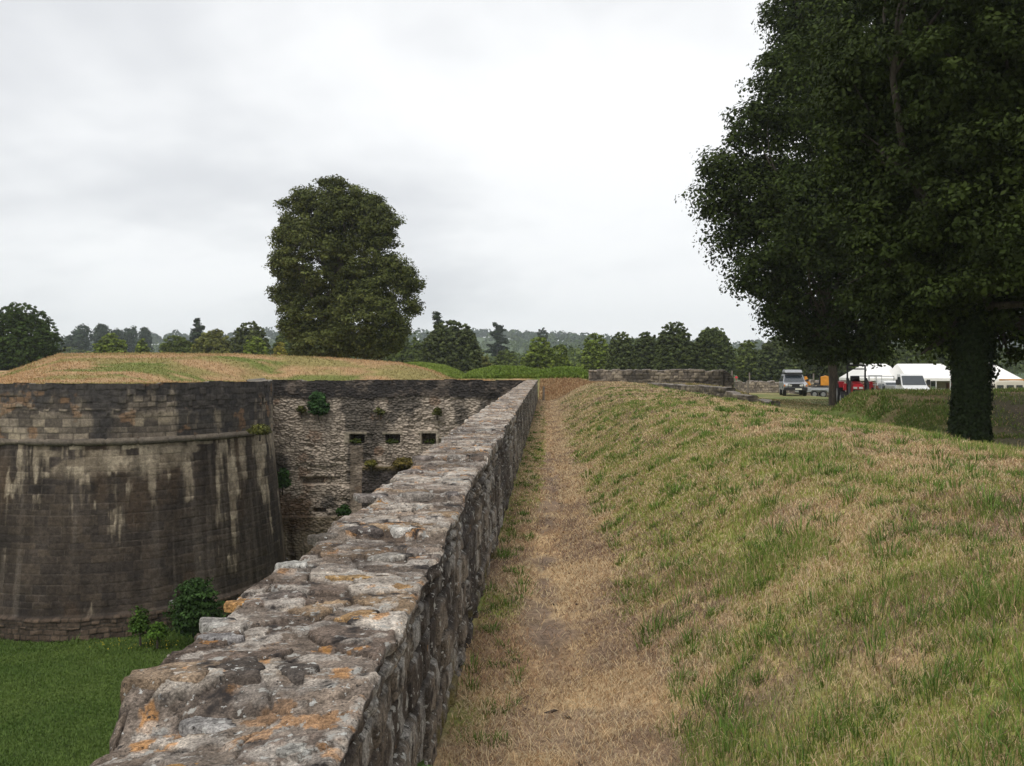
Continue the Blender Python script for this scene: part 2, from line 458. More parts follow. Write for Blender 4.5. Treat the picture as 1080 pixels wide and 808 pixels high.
# colours
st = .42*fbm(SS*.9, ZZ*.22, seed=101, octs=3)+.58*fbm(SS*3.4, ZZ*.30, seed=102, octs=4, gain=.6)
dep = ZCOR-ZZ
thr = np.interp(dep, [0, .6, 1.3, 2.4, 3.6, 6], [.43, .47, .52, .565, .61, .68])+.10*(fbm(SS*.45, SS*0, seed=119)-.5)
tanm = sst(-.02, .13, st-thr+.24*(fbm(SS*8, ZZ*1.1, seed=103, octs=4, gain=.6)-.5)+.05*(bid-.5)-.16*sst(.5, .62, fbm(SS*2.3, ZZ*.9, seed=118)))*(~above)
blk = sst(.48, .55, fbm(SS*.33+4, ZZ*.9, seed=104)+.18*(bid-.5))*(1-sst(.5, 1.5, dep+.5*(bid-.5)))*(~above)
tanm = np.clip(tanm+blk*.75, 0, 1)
dark = mix(np.array((.042, .034, .029)), np.array((.064, .049, .037)), bid)
dark = dark*(.35+1.3*fbm(SS*3.5, ZZ*.5, seed=105))[..., None]
dark = mix(dark, np.array((.075, .05, .032)), sst(.6, .72, fbm(SS*.9, ZZ*.45, seed=106))*.5)
pale = sst(.52, .68, fbm(SS*5.5, ZZ*.16, seed=117, octs=4))*sst(.35, .6, fbm(SS*.7, ZZ*.4, seed=116))
dark = mix(dark, np.array((.16, .135, .11)), pale*.28)
tan = mix(np.array((.22, .175, .125)), np.array((.36, .30, .22)), bid)*(.45+1.0*fbm(SS*6, ZZ*3, seed=107))[..., None]
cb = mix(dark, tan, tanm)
mort = np.array((.17, .14, .115))
cb = mix(cb, mort, (1-sst(.0, .018, ed))*.30*sst(.42, .6, fbm(SS*.8, ZZ*1.1, seed=108)))
rusty = sst(.62, .70, fbm(SS*.9+9, ZZ*.12, seed=109, octs=3))*(~above)*.3
cb = mix(cb, np.array((.13, .085, .05)), rusty*sst(0, 1.0, dep))
upc = mix(np.array((.085, .07, .058)), np.array((.25, .205, .155)), sst(.25, .8, b_*.6+.55*fbm(SS*1.2, ZZ*.8, seed=110)))
upc = mix(upc, np.array((.33, .27, .19)), sst(.5, .62, fbm(SS*.8, ZZ*1.2, seed=111)+.2*(bid-.5))*(1-up_r)*.8)
upc = mix(upc, np.array((.045, .042, .042)), sst(.42, .62, fbm(SS*2.0, ZZ*.5, seed=112)+.22*sst(.1, 1.1, ZZ))*.85)
upc = mix(upc, np.array((.26, .15, .08)), sst(.68, .74, fbm(SS*1.4, ZZ*1.6, seed=113))*.6)
upc = mix(upc, np.array((.05, .043, .038)), (1-sst(0, .03, e_))*.7)
cb = mix(cb, upc, above.astype(float))
ft = mix(np.array((.05, .037, .028)), np.array((.12, .085, .06)), bid2); ft = mix(ft, np.array((.03, .026, .02)), 1-sst(0, .03, ed2))
cb = mix(cb, ft, lowfoot)
specks = (_h(np.floor(SS*9), np.floor(ZZ*9), np.zeros(SS.shape), 9) > .9985) & (~above) & (dep > 2)
cb = mix(cb, np.array((.6, .6, .58)), specks*.8)
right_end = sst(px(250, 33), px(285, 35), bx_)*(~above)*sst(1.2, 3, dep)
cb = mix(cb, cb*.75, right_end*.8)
bas = empty('bastion_wall', (-15.6, 30.3, MZ), label='dark streaked masonry bastion with rounded corner above the moat lawn', cat='bastion')
def cap(ssv, w, topcol):
    x, y, nx, ny = bpos(ssv)
    dr = (_h(np.floor(ssv*1.7), np.zeros(ssv.shape), np.zeros(ssv.shape), 3)-.5)*.07+.06*(fbm(ssv*.9, ssv*0, seed=97)-.5)
    ts = np.linspace(0, 1, 7)
    T, Sx = np.meshgrid(ts, ssv); 
    Xc = x[:, None]-nx[:, None]*w*T; Yc = y[:, None]-ny[:, None]*w*T
    Zc = ZT+dr[:, None]+.04*(fbm(Sx*3, T*3, seed=120)-.5)*(T > 0)-.08*T
    return np.stack([Xc, Yc, Zc], -1)
loc = (-15.6, 30.3, MZ)
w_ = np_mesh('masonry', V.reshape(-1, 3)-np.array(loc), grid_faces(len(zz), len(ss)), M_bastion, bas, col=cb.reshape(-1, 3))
CV = cap(ss, .75, None)
cc = mix(np.array((.10, .09, .08)), np.array((.22, .2, .17)), fbm(CV[..., 0]*3, CV[..., 1]*3, seed=121))
np_mesh('coping', CV.reshape(-1, 3)-np.array(loc), grid_faces(len(ss), 7, flip=True), M_bastion, bas, col=cc.reshape(-1, 3))
# cordon: half round string course
s_end = float(S[np.argmax(BP[:, 0])])+.2
sc = np.arange(0, s_end, .06)
x, y, nx, ny = bpos(sc)
ang = np.linspace(-1.5, 1.5, 9)
rr = .115+.02*(fbm(sc*1.1, sc*0, seed=130)-.5)
rr = rr-.03*(_h(np.floor(sc/.9), sc*0, sc*0, 5) > .85)
brk = 1-.35*((sc/.95) % 1 < .06)
A, Rr = np.meshgrid(ang, rr*brk)
off = np.cos(A)*Rr*1.2+.0; zc_ = ZCOR+np.sin(A)*Rr+.015*(fbm(sc*.7, sc*0, seed=131)-.5)[:, None]
CV = np.stack([x[:, None]+nx[:, None]*off, y[:, None]+ny[:, None]*off, zc_], -1)
sx = np.repeat(sc[:, None], 9, 1)
cc = mix(np.array((.075, .065, .055)), np.array((.20, .165, .125)), fbm(sx*1.5, A, seed=132))
np_mesh('string_course', CV.reshape(-1, 3)-np.array(loc), grid_faces(len(sc), 9, flip=True), M_bastion, bas, col=cc.reshape(-1, 3), smooth=True)

# bastion platform behind the wall head
def yfront(xv):
    k = np.argmax(BP[:, 0]); return np.interp(xv, BP[:k+1, 0], BP[:k+1, 1])
def yback(xv):
    k = np.argmax(BP[:, 0]); return np.interp(xv, BP[k:, 0][::-1], BP[k:, 1][::-1])
xv = np.concatenate([np.arange(-60, -14, .5), np.arange(-14, -10.5, .15)])
y0v = yfront(xv)+.4; y1v = np.where(xv < -14, 46.9, np.minimum(yback(xv)-.1, 46.9)); y1v = np.maximum(y1v, y0v+.05)
T, XX = np.meshgrid(np.linspace(0, 1, 60), xv)
YY = y0v[:, None]+(y1v-y0v)[:, None]*T
ZZp = H(XX, YY)
ZZp = np.minimum(ZZp, 1.05+(YY-y0v[:, None])*.35)
np_mesh('ground_platform', np.stack([XX, YY, ZZp], -1).reshape(-1, 3), grid_faces(len(xv), 60, flip=True), M_ground, col=wide_cols(XX, YY).reshape(-1, 3), smooth=True)['kind'] = 'structure'

# ------------------------------------------------------------------ flank wall with loopholes
FY = 46.0
def rect(X, Z, x0, x1, y0, y1, soft=.02):
    a0, a1, z0, z1 = px(x0, FY), px(x1, FY), pz(y1, FY), pz(y0, FY)
    return sst(a0-soft, a0+soft, X)*(1-sst(a1-soft, a1+soft, X))*sst(z0-soft, z0+soft, Z)*(1-sst(z1-soft, z1+soft, Z))
xf = np.concatenate([np.arange(-14.6, -.62, .026), [-.62]]); zf = np.concatenate([np.arange(MZ-2.1, 1.03, .026), [1.05]])
X, Z = np.meshgrid(xf, zf)
wu = X+.16*(fbm(X*3, Z*4, seed=141)-.5); wv = Z+.20*(fbm(X*1.6, Z*2.0, seed=142, octs=3)-.5)
_f1, _f21, b1 = voronoi(wu/.25, wv/.115, seed=21, jit=.85)
e1 = _f21*.075
d = -.05*(1-sst(0, .028, e1))+.06*(b1-.5)+.06*(fbm(X*1.2, Z*1.2, seed=143)-.5)+.03*(fbm(X*9, Z*9, seed=144)-.5)
d = d-.10*sst(.6, .7, fbm(X*.8+2, Z*.9, seed=145))
hole = np.zeros(X.shape)
for r_ in ((368.5, 384, 458.5, 467.5), (406.5, 421.5, 458.5, 467.5), (445, 459.5, 457.5, 468.5)):
    hole = np.maximum(hole, rect(X, Z, *r_))
slot = np.maximum(rect(X, Z, 315, 358, 503.5, 511.5)*.35, rect(X, Z, 317, 340, 504.5, 510.5))
slot = np.maximum(slot, rect(X, Z, 330, 343, 536.5, 540.5))
d = d-.75*hole-.35*slot
lint = np.maximum.reduce([rect(X, Z, a, b, y0_, y1_, .015) for a, b, y0_, y1_ in ((364, 387, 455.5, 458.5), (403, 424, 455.5, 458.5), (441, 462.5, 454, 457.5), (363, 368.5, 458, 468), (443, 445, 457, 469), (459.5, 463, 457, 469))])
d = d*(1-lint)+.03*lint
butt = sst(px(383, FY)-.03, px(383, FY)+.03, X)*(1-sst(px(455, FY)-.03, px(455, FY)+.03, X))*(1-sst(-3.15, -3.05, Z+.12*(fbm(X*2, X*0, seed=146)-.5)))
d = d+.55*butt
quoin = rect(X, Z, 369, 383, 470, 560, .03)
d = d*(1-quoin*.7)+.05*quoin
plin = (1-sst(-5.6, -5.5, Z))*(1-butt)
d = d+.12*plin
band = sst(.15, .3, Z+.25*(fbm(X*1.0, Z*0, seed=147)-.5))
d = d*(1-.4*band)+.05*band
dr = .07*(_h(np.floor(X*1.6), X*0, X*0, 13)-.5)+.08*(fbm(X*.7, X*0, seed=149)-.5)
Zv = Z+dr*sst(.6, 1.05, Z)
c = mix(np.array((.27, .225, .18)), np.array((.52, .435, .35)), sst(.1, .9, .6*b1+.5*fbm(X*2, Z*2, seed=150)))
c = mix(c, np.array((.065, .052, .04)), (1-sst(0, .018, e1))*.55*sst(.3, .55, fbm(X*3, Z*3, seed=159)))
c = mix(c, np.array((.065, .058, .05)), sst(.56, .68, fbm(X*.75, Z*.6, seed=151))*.8)
c = mix(c, np.array((.20, .11, .06)), sst(.64, .72, fbm(X*1.1, Z*1.3, seed=152))*.5)
bc = mix(np.array((.042, .037, .034)), np.array((.13, .105, .085)), sst(.42, .75, fbm(X*1.6, Z*1.0, seed=153)+.25*(b1-.5)))
c = mix(c, bc, band)
c = mix(c, mix(np.array((.05, .043, .04)), np.array((.12, .10, .085)), fbm(X*3, Z*.6, seed=154)), butt)
c = mix(c, np.array((.12, .09, .035)), butt*sst(-3.4, -3.12, Z)*.9)
c = mix(c, np.array((.26, .20, .145)), quoin*.45)
c = mix(c, mix(np.array((.07, .05, .035)), np.array((.28, .225, .16)), sst(.4, .62, fbm(X*2.2, Z*.3, seed=155))), plin)
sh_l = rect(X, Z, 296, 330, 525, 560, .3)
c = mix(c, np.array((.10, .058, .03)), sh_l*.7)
c = mix(c, np.array((.36, .31, .23))*(.6+.5*fbm(X*5, Z*5, seed=160))[..., None], lint*.7)
c = mix(c, np.array((.07, .055, .035)), np.clip(hole+slot*.6, 0, 1)*.7)
floc = (px(430, FY), FY, MZ)
fl = empty('flank_wall', floc, label='pale rubble flank wall with three small square loopholes, joining bastion and parapet', cat='fortress wall')
V = np.stack([X, FY-d, Zv], -1)
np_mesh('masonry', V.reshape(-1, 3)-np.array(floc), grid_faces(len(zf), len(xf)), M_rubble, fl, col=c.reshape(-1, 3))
T, XX = np.meshgrid(np.linspace(0, 1, 12), xf)
dr1 = .07*(_h(np.floor(XX*1.6), XX*0, XX*0, 13)-.5)+.08*(fbm(XX*.7, XX*0, seed=149)-.5)
CV = np.stack([XX, FY-.05+T*1.0, 1.05+dr1+(T > 0)*.05*(fbm(XX*3, T*4, seed=157)-.5)-.05*T], -1)
cc = mix(np.array((.11, .095, .085)), np.array((.26, .235, .2)), fbm(XX*2.5, T*3, seed=158))
np_mesh('coping', CV.reshape(-1, 3)-np.array(floc), grid_faces(len(xf), 12, flip=True), M_rubble, fl, col=cc.reshape(-1, 3))

# ------------------------------------------------------------------ parapet beside the walk
yr = np.concatenate([np.arange(-6, .7, .12), np.exp(np.arange(math.log(.7), math.log(46.9), .0036)), [46.9]])
def topz(y):
    h = np.interp(y, [0, 2.33, 2.47, 3.3, 3.36, 4.4, 4.46, 5.4, 5.46, 7.4, 7.46, 10, 10.1, 14, 20, 30, 47],
                     [.835, .83, .812, .808, .80, .79, .76, .755, .725, .71, .69, .675, .655, .64, .61, .575, .545])
    return EYE-h
XL0, XR0 = -1.09, -.462
nl, nt_, nrr = 46, 120, 100
# parametric coordinates
tl_ = np.linspace(0, 1, nl, endpoint=False)**.6; tt = np.linspace(0, 1, nt_, endpoint=False); tr = np.linspace(0, 1, nrr)
# stone-wise edge offsets (different slabs stick out differently)
ed_l, id_l, _ = courses(yr, yr*0+.1, .5, .34, seed=31, jitter=.6)
ed_r, id_r, _ = courses(yr, yr*0+.1, .5, .40, seed=33, jitter=.6)
offL = -.075*(id_l-.45)*(sst(0, .012, ed_l)*.85+.15)+.03*(fbm(yr*5, yr*0, seed=162)-.5)
offL = offL+np.interp(yr, [0, 1.6, 2.0, 2.30, 2.36, 2.5, 4.4, 5.3, 9], [-.09, -.09, -.06, .03, .0, .0, .02, .09, .09])
offR = .04*(id_r-.5)*(sst(0, .012, ed_r)*.8+.2)+.02*(fbm(yr*6, yr*0, seed=163)-.5)
xl = XL0+offL; xr = XR0+offR
zt = topz(yr)
# top
Yt, At = np.meshgrid(yr, tt, indexing='ij')
Xt = xl[:, None]+(xr-xl)[:, None]*At
wx = Xt+.07*(fbm(Xt*5, Yt*4, seed=164)-.5); wy = Yt+.08*(fbm(Xt*4, Yt*5, seed=165)-.5)
f1, f21, cid = voronoi(wx/.23, wy/.14, seed=40, jit=.98)
g1, g21, gid = voronoi(wx/.085+3, wy/.06, seed=47, jit=.98)
big = sst(.35, .7, cid)
gap = 1-sst(0, .06, f21); sgap = (1-sst(0, .09, g21))*sst(.45, .6, fbm(Xt*2.5, Yt*2.5, seed=191))
cover = sst(.42, .6, fbm(Xt*1.8, Yt*1.3, seed=166))            # where old mortar levels the joints
amp = 1-.45*cover
dz = amp*(.022*(cid-.5)-.017*gap)+.007*(gid-.5)-.008*sgap-.09*(1-At)*sst(2.5, 2.3, Yt)+.012*(fbm(Xt*5, Yt*5, seed=167)-.5)+.014*(fbm(Xt*20, Yt*20, seed=168, octs=4)-.5)
rag = .05*(fbm(Xt*3.5, yr[:, None]*0+At*2, seed=169)-.5)       # ragged line of the steps
ztx = topz(Yt+rag*6+.08*(np.floor(At*3.2)-1)*(id_r[:, None]-.4))
edge = np.minimum(At, 1-At)*.64
rnd = -.016*(1-sst(0, .02, edge))**2
Zt = ztx+dz+rnd-.03*sst(.0, 1, At-.0)*0
# right face
Yr, Br = np.meshgrid(yr, tr, indexing='ij')
ztop_r = Zt[:, -1]
Zr = ztop_r[:, None]+(-.25-ztop_r[:, None])*Br**1.0
e2, b2, r2 = courses(Yr+.05*(fbm(Yr*5, Zr*5, seed=171)-.5), Zr+.07*(fbm(Yr*3, Zr*4, seed=172)-.5), .13, .24, seed=35, jitter=.55)
dxr = -.030*(1-sst(0, .02, e2))+.028*(b2-.5)+.022*(fbm(Yr*4, Zr*4, seed=173)-.5)+.014*(fbm(Yr*20, Zr*20, seed=174, octs=3)-.5)
fade = sst(.0, .14, Br)
Xr = XR0+(offR*1.0)[:, None]*(1-fade)+dxr*sst(0, .05, Br)+.025*Br-.012*fade
# left face
Yl, Al = np.meshgrid(yr, tl_, indexing='ij')
ztop_l = Zt[:, 0]
Zl = (MZ-2.0)+(ztop_l[:, None]-(MZ-2.0))*Al
e3, b3, r3 = courses(Yl, Zl+.05*(fbm(Yl*3, Zl*4, seed=175)-.5), .16, .3, seed=37, jitter=.5)
dxl = .04*(1-sst(0, .03, e3))-.04*(b3-.5)-.03*(fbm(Yl*4, Zl*4, seed=176)-.5)
nearl = sst(ztop_l[:, None]-.35, ztop_l[:, None]-.02, Zl)
Xl = XL0+.05+offL[:, None]*nearl-.05*nearl+dxl*(1-sst(.985, 1, Al))-.06*(ztop_l[:, None]-Zl)*.9*sst(.5, 1.5, ztop_l[:, None]-Zl)
PV = np.concatenate([np.stack([Xl, Yl, Zl], -1), np.stack([Xt, Yt, Zt], -1), np.stack([Xr, Yr, Zr], -1)], 1)
# colours
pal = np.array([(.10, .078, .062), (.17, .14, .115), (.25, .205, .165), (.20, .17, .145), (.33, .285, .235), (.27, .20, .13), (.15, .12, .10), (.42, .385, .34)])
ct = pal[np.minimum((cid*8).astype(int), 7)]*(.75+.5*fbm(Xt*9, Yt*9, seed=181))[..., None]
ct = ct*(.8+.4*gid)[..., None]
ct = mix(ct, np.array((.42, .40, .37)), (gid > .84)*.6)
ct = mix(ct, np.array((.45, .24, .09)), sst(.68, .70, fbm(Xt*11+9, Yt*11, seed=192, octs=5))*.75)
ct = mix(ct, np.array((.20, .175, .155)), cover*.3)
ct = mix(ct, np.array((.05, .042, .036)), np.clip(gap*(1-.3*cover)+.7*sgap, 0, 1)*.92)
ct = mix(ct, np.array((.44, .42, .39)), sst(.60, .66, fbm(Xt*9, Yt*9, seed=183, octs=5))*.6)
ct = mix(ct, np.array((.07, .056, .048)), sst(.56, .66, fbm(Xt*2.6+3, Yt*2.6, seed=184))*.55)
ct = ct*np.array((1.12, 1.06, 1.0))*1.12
slab = sst(0, .02, .115-np.abs((Xt+.93)*.35+(Yt-2.12)*.9+.02*fbm(Xt*20, Yt*20, seed=190)-.01))*0
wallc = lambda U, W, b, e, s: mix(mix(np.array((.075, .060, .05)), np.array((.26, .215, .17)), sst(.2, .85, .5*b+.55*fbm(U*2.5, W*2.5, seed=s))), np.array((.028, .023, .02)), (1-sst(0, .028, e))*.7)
cr = wallc(Yr, Zr, b2, e2, 185)
cr = mix(cr, np.array((.42, .40, .37)), sst(.53, .62, fbm(Yr*9, Zr*6, seed=186, octs=5))*.65)
cr = mix(cr, np.array((.045, .037, .034)), sst(.5, .62, fbm(Yr*1.6, Zr*1.2, seed=187))*.75)
cr = mix(cr, np.array((.17, .14, .03)), sst(.62, .70, fbm(Yr*3, Zr*3.5, seed=188))*sst(.3, .0, Zr)*.7)
cl = wallc(Yl, Zl, b3, e3, 189)
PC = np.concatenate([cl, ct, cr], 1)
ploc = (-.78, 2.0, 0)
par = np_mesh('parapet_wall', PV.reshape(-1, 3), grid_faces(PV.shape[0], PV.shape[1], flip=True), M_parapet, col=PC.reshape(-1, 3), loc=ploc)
set_props(par, 'low weathered stone parapet with lichen along the dry grass path', 'parapet')
def par_top(x, y):
    return topz(y)

# loose stones bedded on the wall head (parts of the wall)
def slab_stone(x, y, z, sx, sy, sz, rz, rgb, seed):
    """angular weathered slab, flat on top with a broken outline"""
    rng = np.random.RandomState(seed)
    na = 44; lv = [(1.0, -1.6), (1.03, -.3), (1.0, .55), (.94, .92), (.72, 1.0), (.42, 1.0), (.15, 1.0)]
    nc_ = rng.randint(5, 8); ca = np.sort(rng.rand(nc_)*2*math.pi); cr_ = .82+.3*rng.rand(nc_)
    cx_, cy_ = np.cos(ca)*cr_, np.sin(ca)*cr_
    a = np.linspace(0, 2*math.pi, na, endpoint=False)
    rad = np.full(na, 9.)
    for i in range(nc_):
        p, q = np.array((cx_[i], cy_[i])), np.array((cx_[(i+1) % nc_], cy_[(i+1) % nc_]))
        nn = np.array((q[1]-p[1], p[0]-q[0])); nn /= np.linalg.norm(nn)+1e-9; dd = nn@p
        den = np.cos(a)*nn[0]+np.sin(a)*nn[1]
        rad = np.where(den > .15, np.minimum(rad, dd/np.maximum(den, .15)), rad)
    rad = np.clip(rad, .5, 1.2)*(1+.10*(fbm(np.cos(a)*4+seed, np.sin(a)*4, seed=seed)-.5))
    V = []
    for s_, h_ in lv:
        X_ = np.cos(a)*rad*s_*sx; Y_ = np.sin(a)*rad*s_*sy
        Z_ = h_*sz+.010*(fbm(X_*25+seed, Y_*25, seed=seed+1)-.5)
        V.append(np.stack([X_, Y_, Z_], 1))
    V.append(np.array([[0, 0, sz]])); V = np.vstack(V); nh = len(lv)
    F = []
    for k in range(nh-1):
        for i in range(na):
            p, q = k*na+i, k*na+(i+1) % na
            F.append((p, q, q+na, p+na))
    F += [((nh-1)*na+i, (nh-1)*na+(i+1) % na, nh*na) for i in range(na)]
    me = bpy.data.meshes.new('stone'); me.from_pydata([tuple(v) for v in V], [], F)
    at = me.color_attributes.new('Col', 'FLOAT_COLOR', 'POINT')
    n_ = fbm(V[:, 0]*30+seed, V[:, 1]*30, seed=seed+2)
    for i in range(len(V)): at.data[i].color = (*[c_*(.6+.8*n_[i]) for c_ in rgb], 1)
    for p in me.polygons: p.use_smooth = True
    me.materials.append(M_parapet)
    o = bpy.data.objects.new('stone', me); COL.objects.link(o); o.parent = par
    o.location = (x-ploc[0], y-ploc[1], z-ploc[2]); o.rotation_euler = (random.uniform(-.05, .05), random.uniform(-.05, .05), rz)
    return o
# stones bedded on the near wall head: (x, y, half sizes, rz, colour)
for i, (x, y, sx, sy, sz, rz, rgb) in enumerate([
    (-.98, 2.53, .15, .09, .035, .15, (.30, .22, .15)), (-.84, 2.56, .17, .10, .05, -.05, (.105, .085, .07)), (-.66, 2.55, .10, .08, .045, .3, (.12, .10, .085)),
    (-.80, 2.08, .085, .035, .016, .12, (.62, .36, .13)), (-.70, 1.98, .07, .04, .012, .3, (.50, .30, .11)), (-.60, 1.97, .07, .03, .012, .5, (.48, .34, .15)),
    (-.84, 2.34, .13, .08, .02, 0, (.36, .34, .32)), (-.55, 2.10, .05, .04, .014, .3, (.42, .40, .36)),
    (-1.06, 3.02, .07, .08, .025, .1, (.34, .32, .29)), (-.98, 2.86, .08, .05, .02, .3, (.30, .28, .27)), (-1.05, 3.28, .07, .04, .02, 0, (.48, .27, .11)),
    (-.93, 3.36, .12, .06, .02, .1, (.17, .14, .12)), (-.60, 3.1, .09, .07, .02, .2, (.40, .25, .12)), (-.72, 3.62, .11, .05, .018, .15, (.40, .26, .12)),
    (-1.02, 3.85, .09, .06, .022, .1, (.44, .42, .38)), (-.66, 4.0, .10, .06, .02, 0, (.34, .31, .27)), (-.53, 3.45, .06, .09, .03, 0, (.36, .22, .10)),
    (-1.04, 4.42, .10, .07, .03, .1, (.14, .12, .10)), (-.88, 4.50, .11, .07, .03, -.1, (.12, .10, .09)), (-.70, 4.52, .09, .08, .03, 0, (.55, .52, .47)),
    (-.56, 4.1, .07, .08, .03, .2, (.24, .20, .17)), (-1.0, 5.45, .13, .08, .025, 0, (.22, .19, .17)), (-.75, 5.5, .12, .09, .028, .1, (.26, .23, .2)), (-.55, 5.5, .08, .09, .03, 0, (.15, .13, .12)),
    (-.60, 6.1, .09, .07, .02, .1, (.30, .28, .25)), (-.93, 6.6, .12, .08, .022, 0, (.20, .17, .15)), (-1.0, 7.45, .12, .1, .03, 0, (.19, .16, .14)), (-.7, 7.5, .13, .1, .028, 0, (.27, .24, .21)),
    (-.56, 8.6, .09, .1, .02, 0, (.3, .28, .25)), (-.95, 10.0, .14, .12, .03, 0, (.18, .16, .14)), (-.65, 10.1, .12, .12, .03, 0, (.26, .24, .21))]):
    front = 2.5 < y < 2.6
    hs_ = sz*(1.0 if front else .6)
    slab_stone(x, y, float(topz(np.array(2.8 if front else y)))-(0 if front else .09*(1-min(1, max(0, (x+1.09)/.63)))*float(sst(2.5, 2.3, y)))+.008-hs_, sx, sy, hs_, rz, rgb, 200+i)

# ------------------------------------------------------------------ ruined walls
def ruin(name, label, cat, p0, p1, zt0, zt1, zb, thick, seed, group=None, dark=1.0, ragged=.12, grp_stone=(.15, .28)):
    """free-standing rubble wall from p0 to p1"""
    p0 = np.array(p0, float); p1 = np.array(p1, float); L = np.hypot(*(p1-p0)); t = (p1-p0)/L; nrm = np.array((t[1], -t[0]))
    if nrm[1] > 0: nrm = -nrm
    n = int(L/.05)+2; u = np.linspace(0, L, n)
    zt_ = np.interp(u, [0, L], [zt0, zt1])+ragged*(fbm(u*1.3, u*0, seed=seed)-.5)+ragged*.9*(_h(np.floor(u*2.2), u*0, u*0, seed)-.5)
    H_ = max(zt0, zt1)-zb
    nv = max(8, int(H_/.05)); nT = 8
    rows = []; cols = []
    for side in (1, -1):
        A, U = np.meshgrid(np.linspace(0, 1, nv), u, indexing='ij')
        if side == -1: A = A[::-1]
        Zq = zb+(zt_[None]-zb)*A
        e, b, _ = courses(U+.06*(fbm(U*3, Zq*3, seed=seed+1)-.5), Zq+.07*(fbm(U*2, Zq*3, seed=seed+2)-.5), grp_stone[0], grp_stone[1], seed=seed+(side > 0), jitter=.55)
        d = thick/2-.04*(1-sst(0, .03, e))+.05*(b-.5)
        rows.append(np.stack([p0[0]+t[0]*U+side*nrm[0]*d, p0[1]+t[1]*U+side*nrm[1]*d, Zq], -1))
        c = mix(np.array((.10, .085, .072)), np.array((.30, .25, .19)), sst(.1, .9, .6*b+.45*fbm(U*1.5, Zq*1.5, seed=seed+3)))*dark
        c = mix(c, np.array((.035, .03, .026)), (1-sst(0, .03, e))*.75)
        cols.append(mix(c, np.array((.05, .045, .04)), sst(.55, .66, fbm(U*.9, Zq*.8, seed=seed+4))*.7))
        if side == 1:
            A, U = np.meshgrid(np.linspace(0, 1, nT+2)[1:-1], u, indexing='ij')
            off = (1-2*A)*thick/2
            rows.append(np.stack([p0[0]+t[0]*U+nrm[0]*off, p0[1]+t[1]*U+nrm[1]*off, zt_[None]+.05*(fbm(U*4, A*4, seed=seed+6))], -1))
            cols.append(mix(np.array((.12, .10, .09)), np.array((.32, .29, .25)), fbm(U*3, A*3, seed=seed+7)))
    V = np.concatenate(rows, 0); C = np.concatenate(cols, 0)
    F = grid_faces(V.shape[0], n)
    # end faces
    nr_ = V.shape[0]; ends = []
    for col_ in (0, n-1):
        for i in range(nr_//2-1):
            a, b_, c_, d_ = i*n+col_, (i+1)*n+col_, (nr_-2-i)*n+col_, (nr_-1-i)*n+col_
            ends.append((a, b_, c_, d_))
    F = np.vstack([F, np.array(ends)])
    mid = (*(p0+p1)/2, zb)
    o = np_mesh(name, V.reshape(-1, 3), F, M_rubble, col=C.reshape(-1, 3), loc=mid)
    return set_props(o, label, cat, group)
RY = 56
ruin('ruined_wall', 'long straight ruined stone wall standing across the end of the grass bank', 'ruined wall', (px(621, RY), RY), (px(762, RY), RY), pz(390, RY), pz(390.5, RY), .35, .6, 301, ragged=.10, dark=1.35)
ruin('ruined_wall', 'short sloping end of rubble joining the long ruined wall on its right', 'ruined wall', (px(762.4, RY), RY+.02), (px(772, RY), RY+.3), pz(391, RY), pz(398, RY), .35, .55, 306, ragged=.12)
ruin('low_wall', 'low dark retaining wall leading diagonally off the bank below the long ruin', 'low wall', (px(686, 50), 50), (px(771, 42), 42), pz(404.5, 50), pz(409, 42), -.3, .5, 311, dark=.75, ragged=.06)
ruin('low_wall', 'short low stone stump just right of the dark retaining wall', 'low wall', (px(770, 41), 41), (px(794, 39.5), 39.5), pz(414.5, 41), pz(417, 39.5), -.4, .5, 316, dark=.75, ragged=.08)
ruin('low_wall', 'tiny stone stump in the lawn, farthest out from the retaining wall', 'low wall', (px(804, 38.5), 38.5), (px(817.5, 37.5), 37.5), pz(421.5, 38.5), pz(424, 37.5), -.4, .45, 321, dark=.75, ragged=.08)
ruin('rubble_wall', 'low pale rubble wall across the field behind the silver car', 'rubble wall', (px(776, 92), 92), (px(898, 96), 96), pz(402.5, 92), pz(401, 96), -1.3, .8, 331, dark=1.25, ragged=.35)

# ------------------------------------------------------------------ foliage
def leaf_quads(P, N, size, rng, asp=.62):
    n = len(P)
    N = N/(np.linalg.norm(N, axis=1, keepdims=True)+1e-9)
    R = rng.normal(size=(n, 3)); T = R-(R*N).sum(1)[:, None]*N; T /= np.linalg.norm(T, axis=1, keepdims=True)+1e-9
    B = np.cross(N, T)
    s = (size*(.5+1.0*rng.rand(n)))[:, None]
    V = np.stack([P-T*s*.5, P-T*s*.05+B*s*asp*.5, P+T*s*.5, P-T*s*.05-B*s*asp*.5], 1)
    V[:, 0] += N*s*.08; V[:, 2] -= N*s*.10
    return V.reshape(-1, 3), np.arange(4*n).reshape(-1, 4)

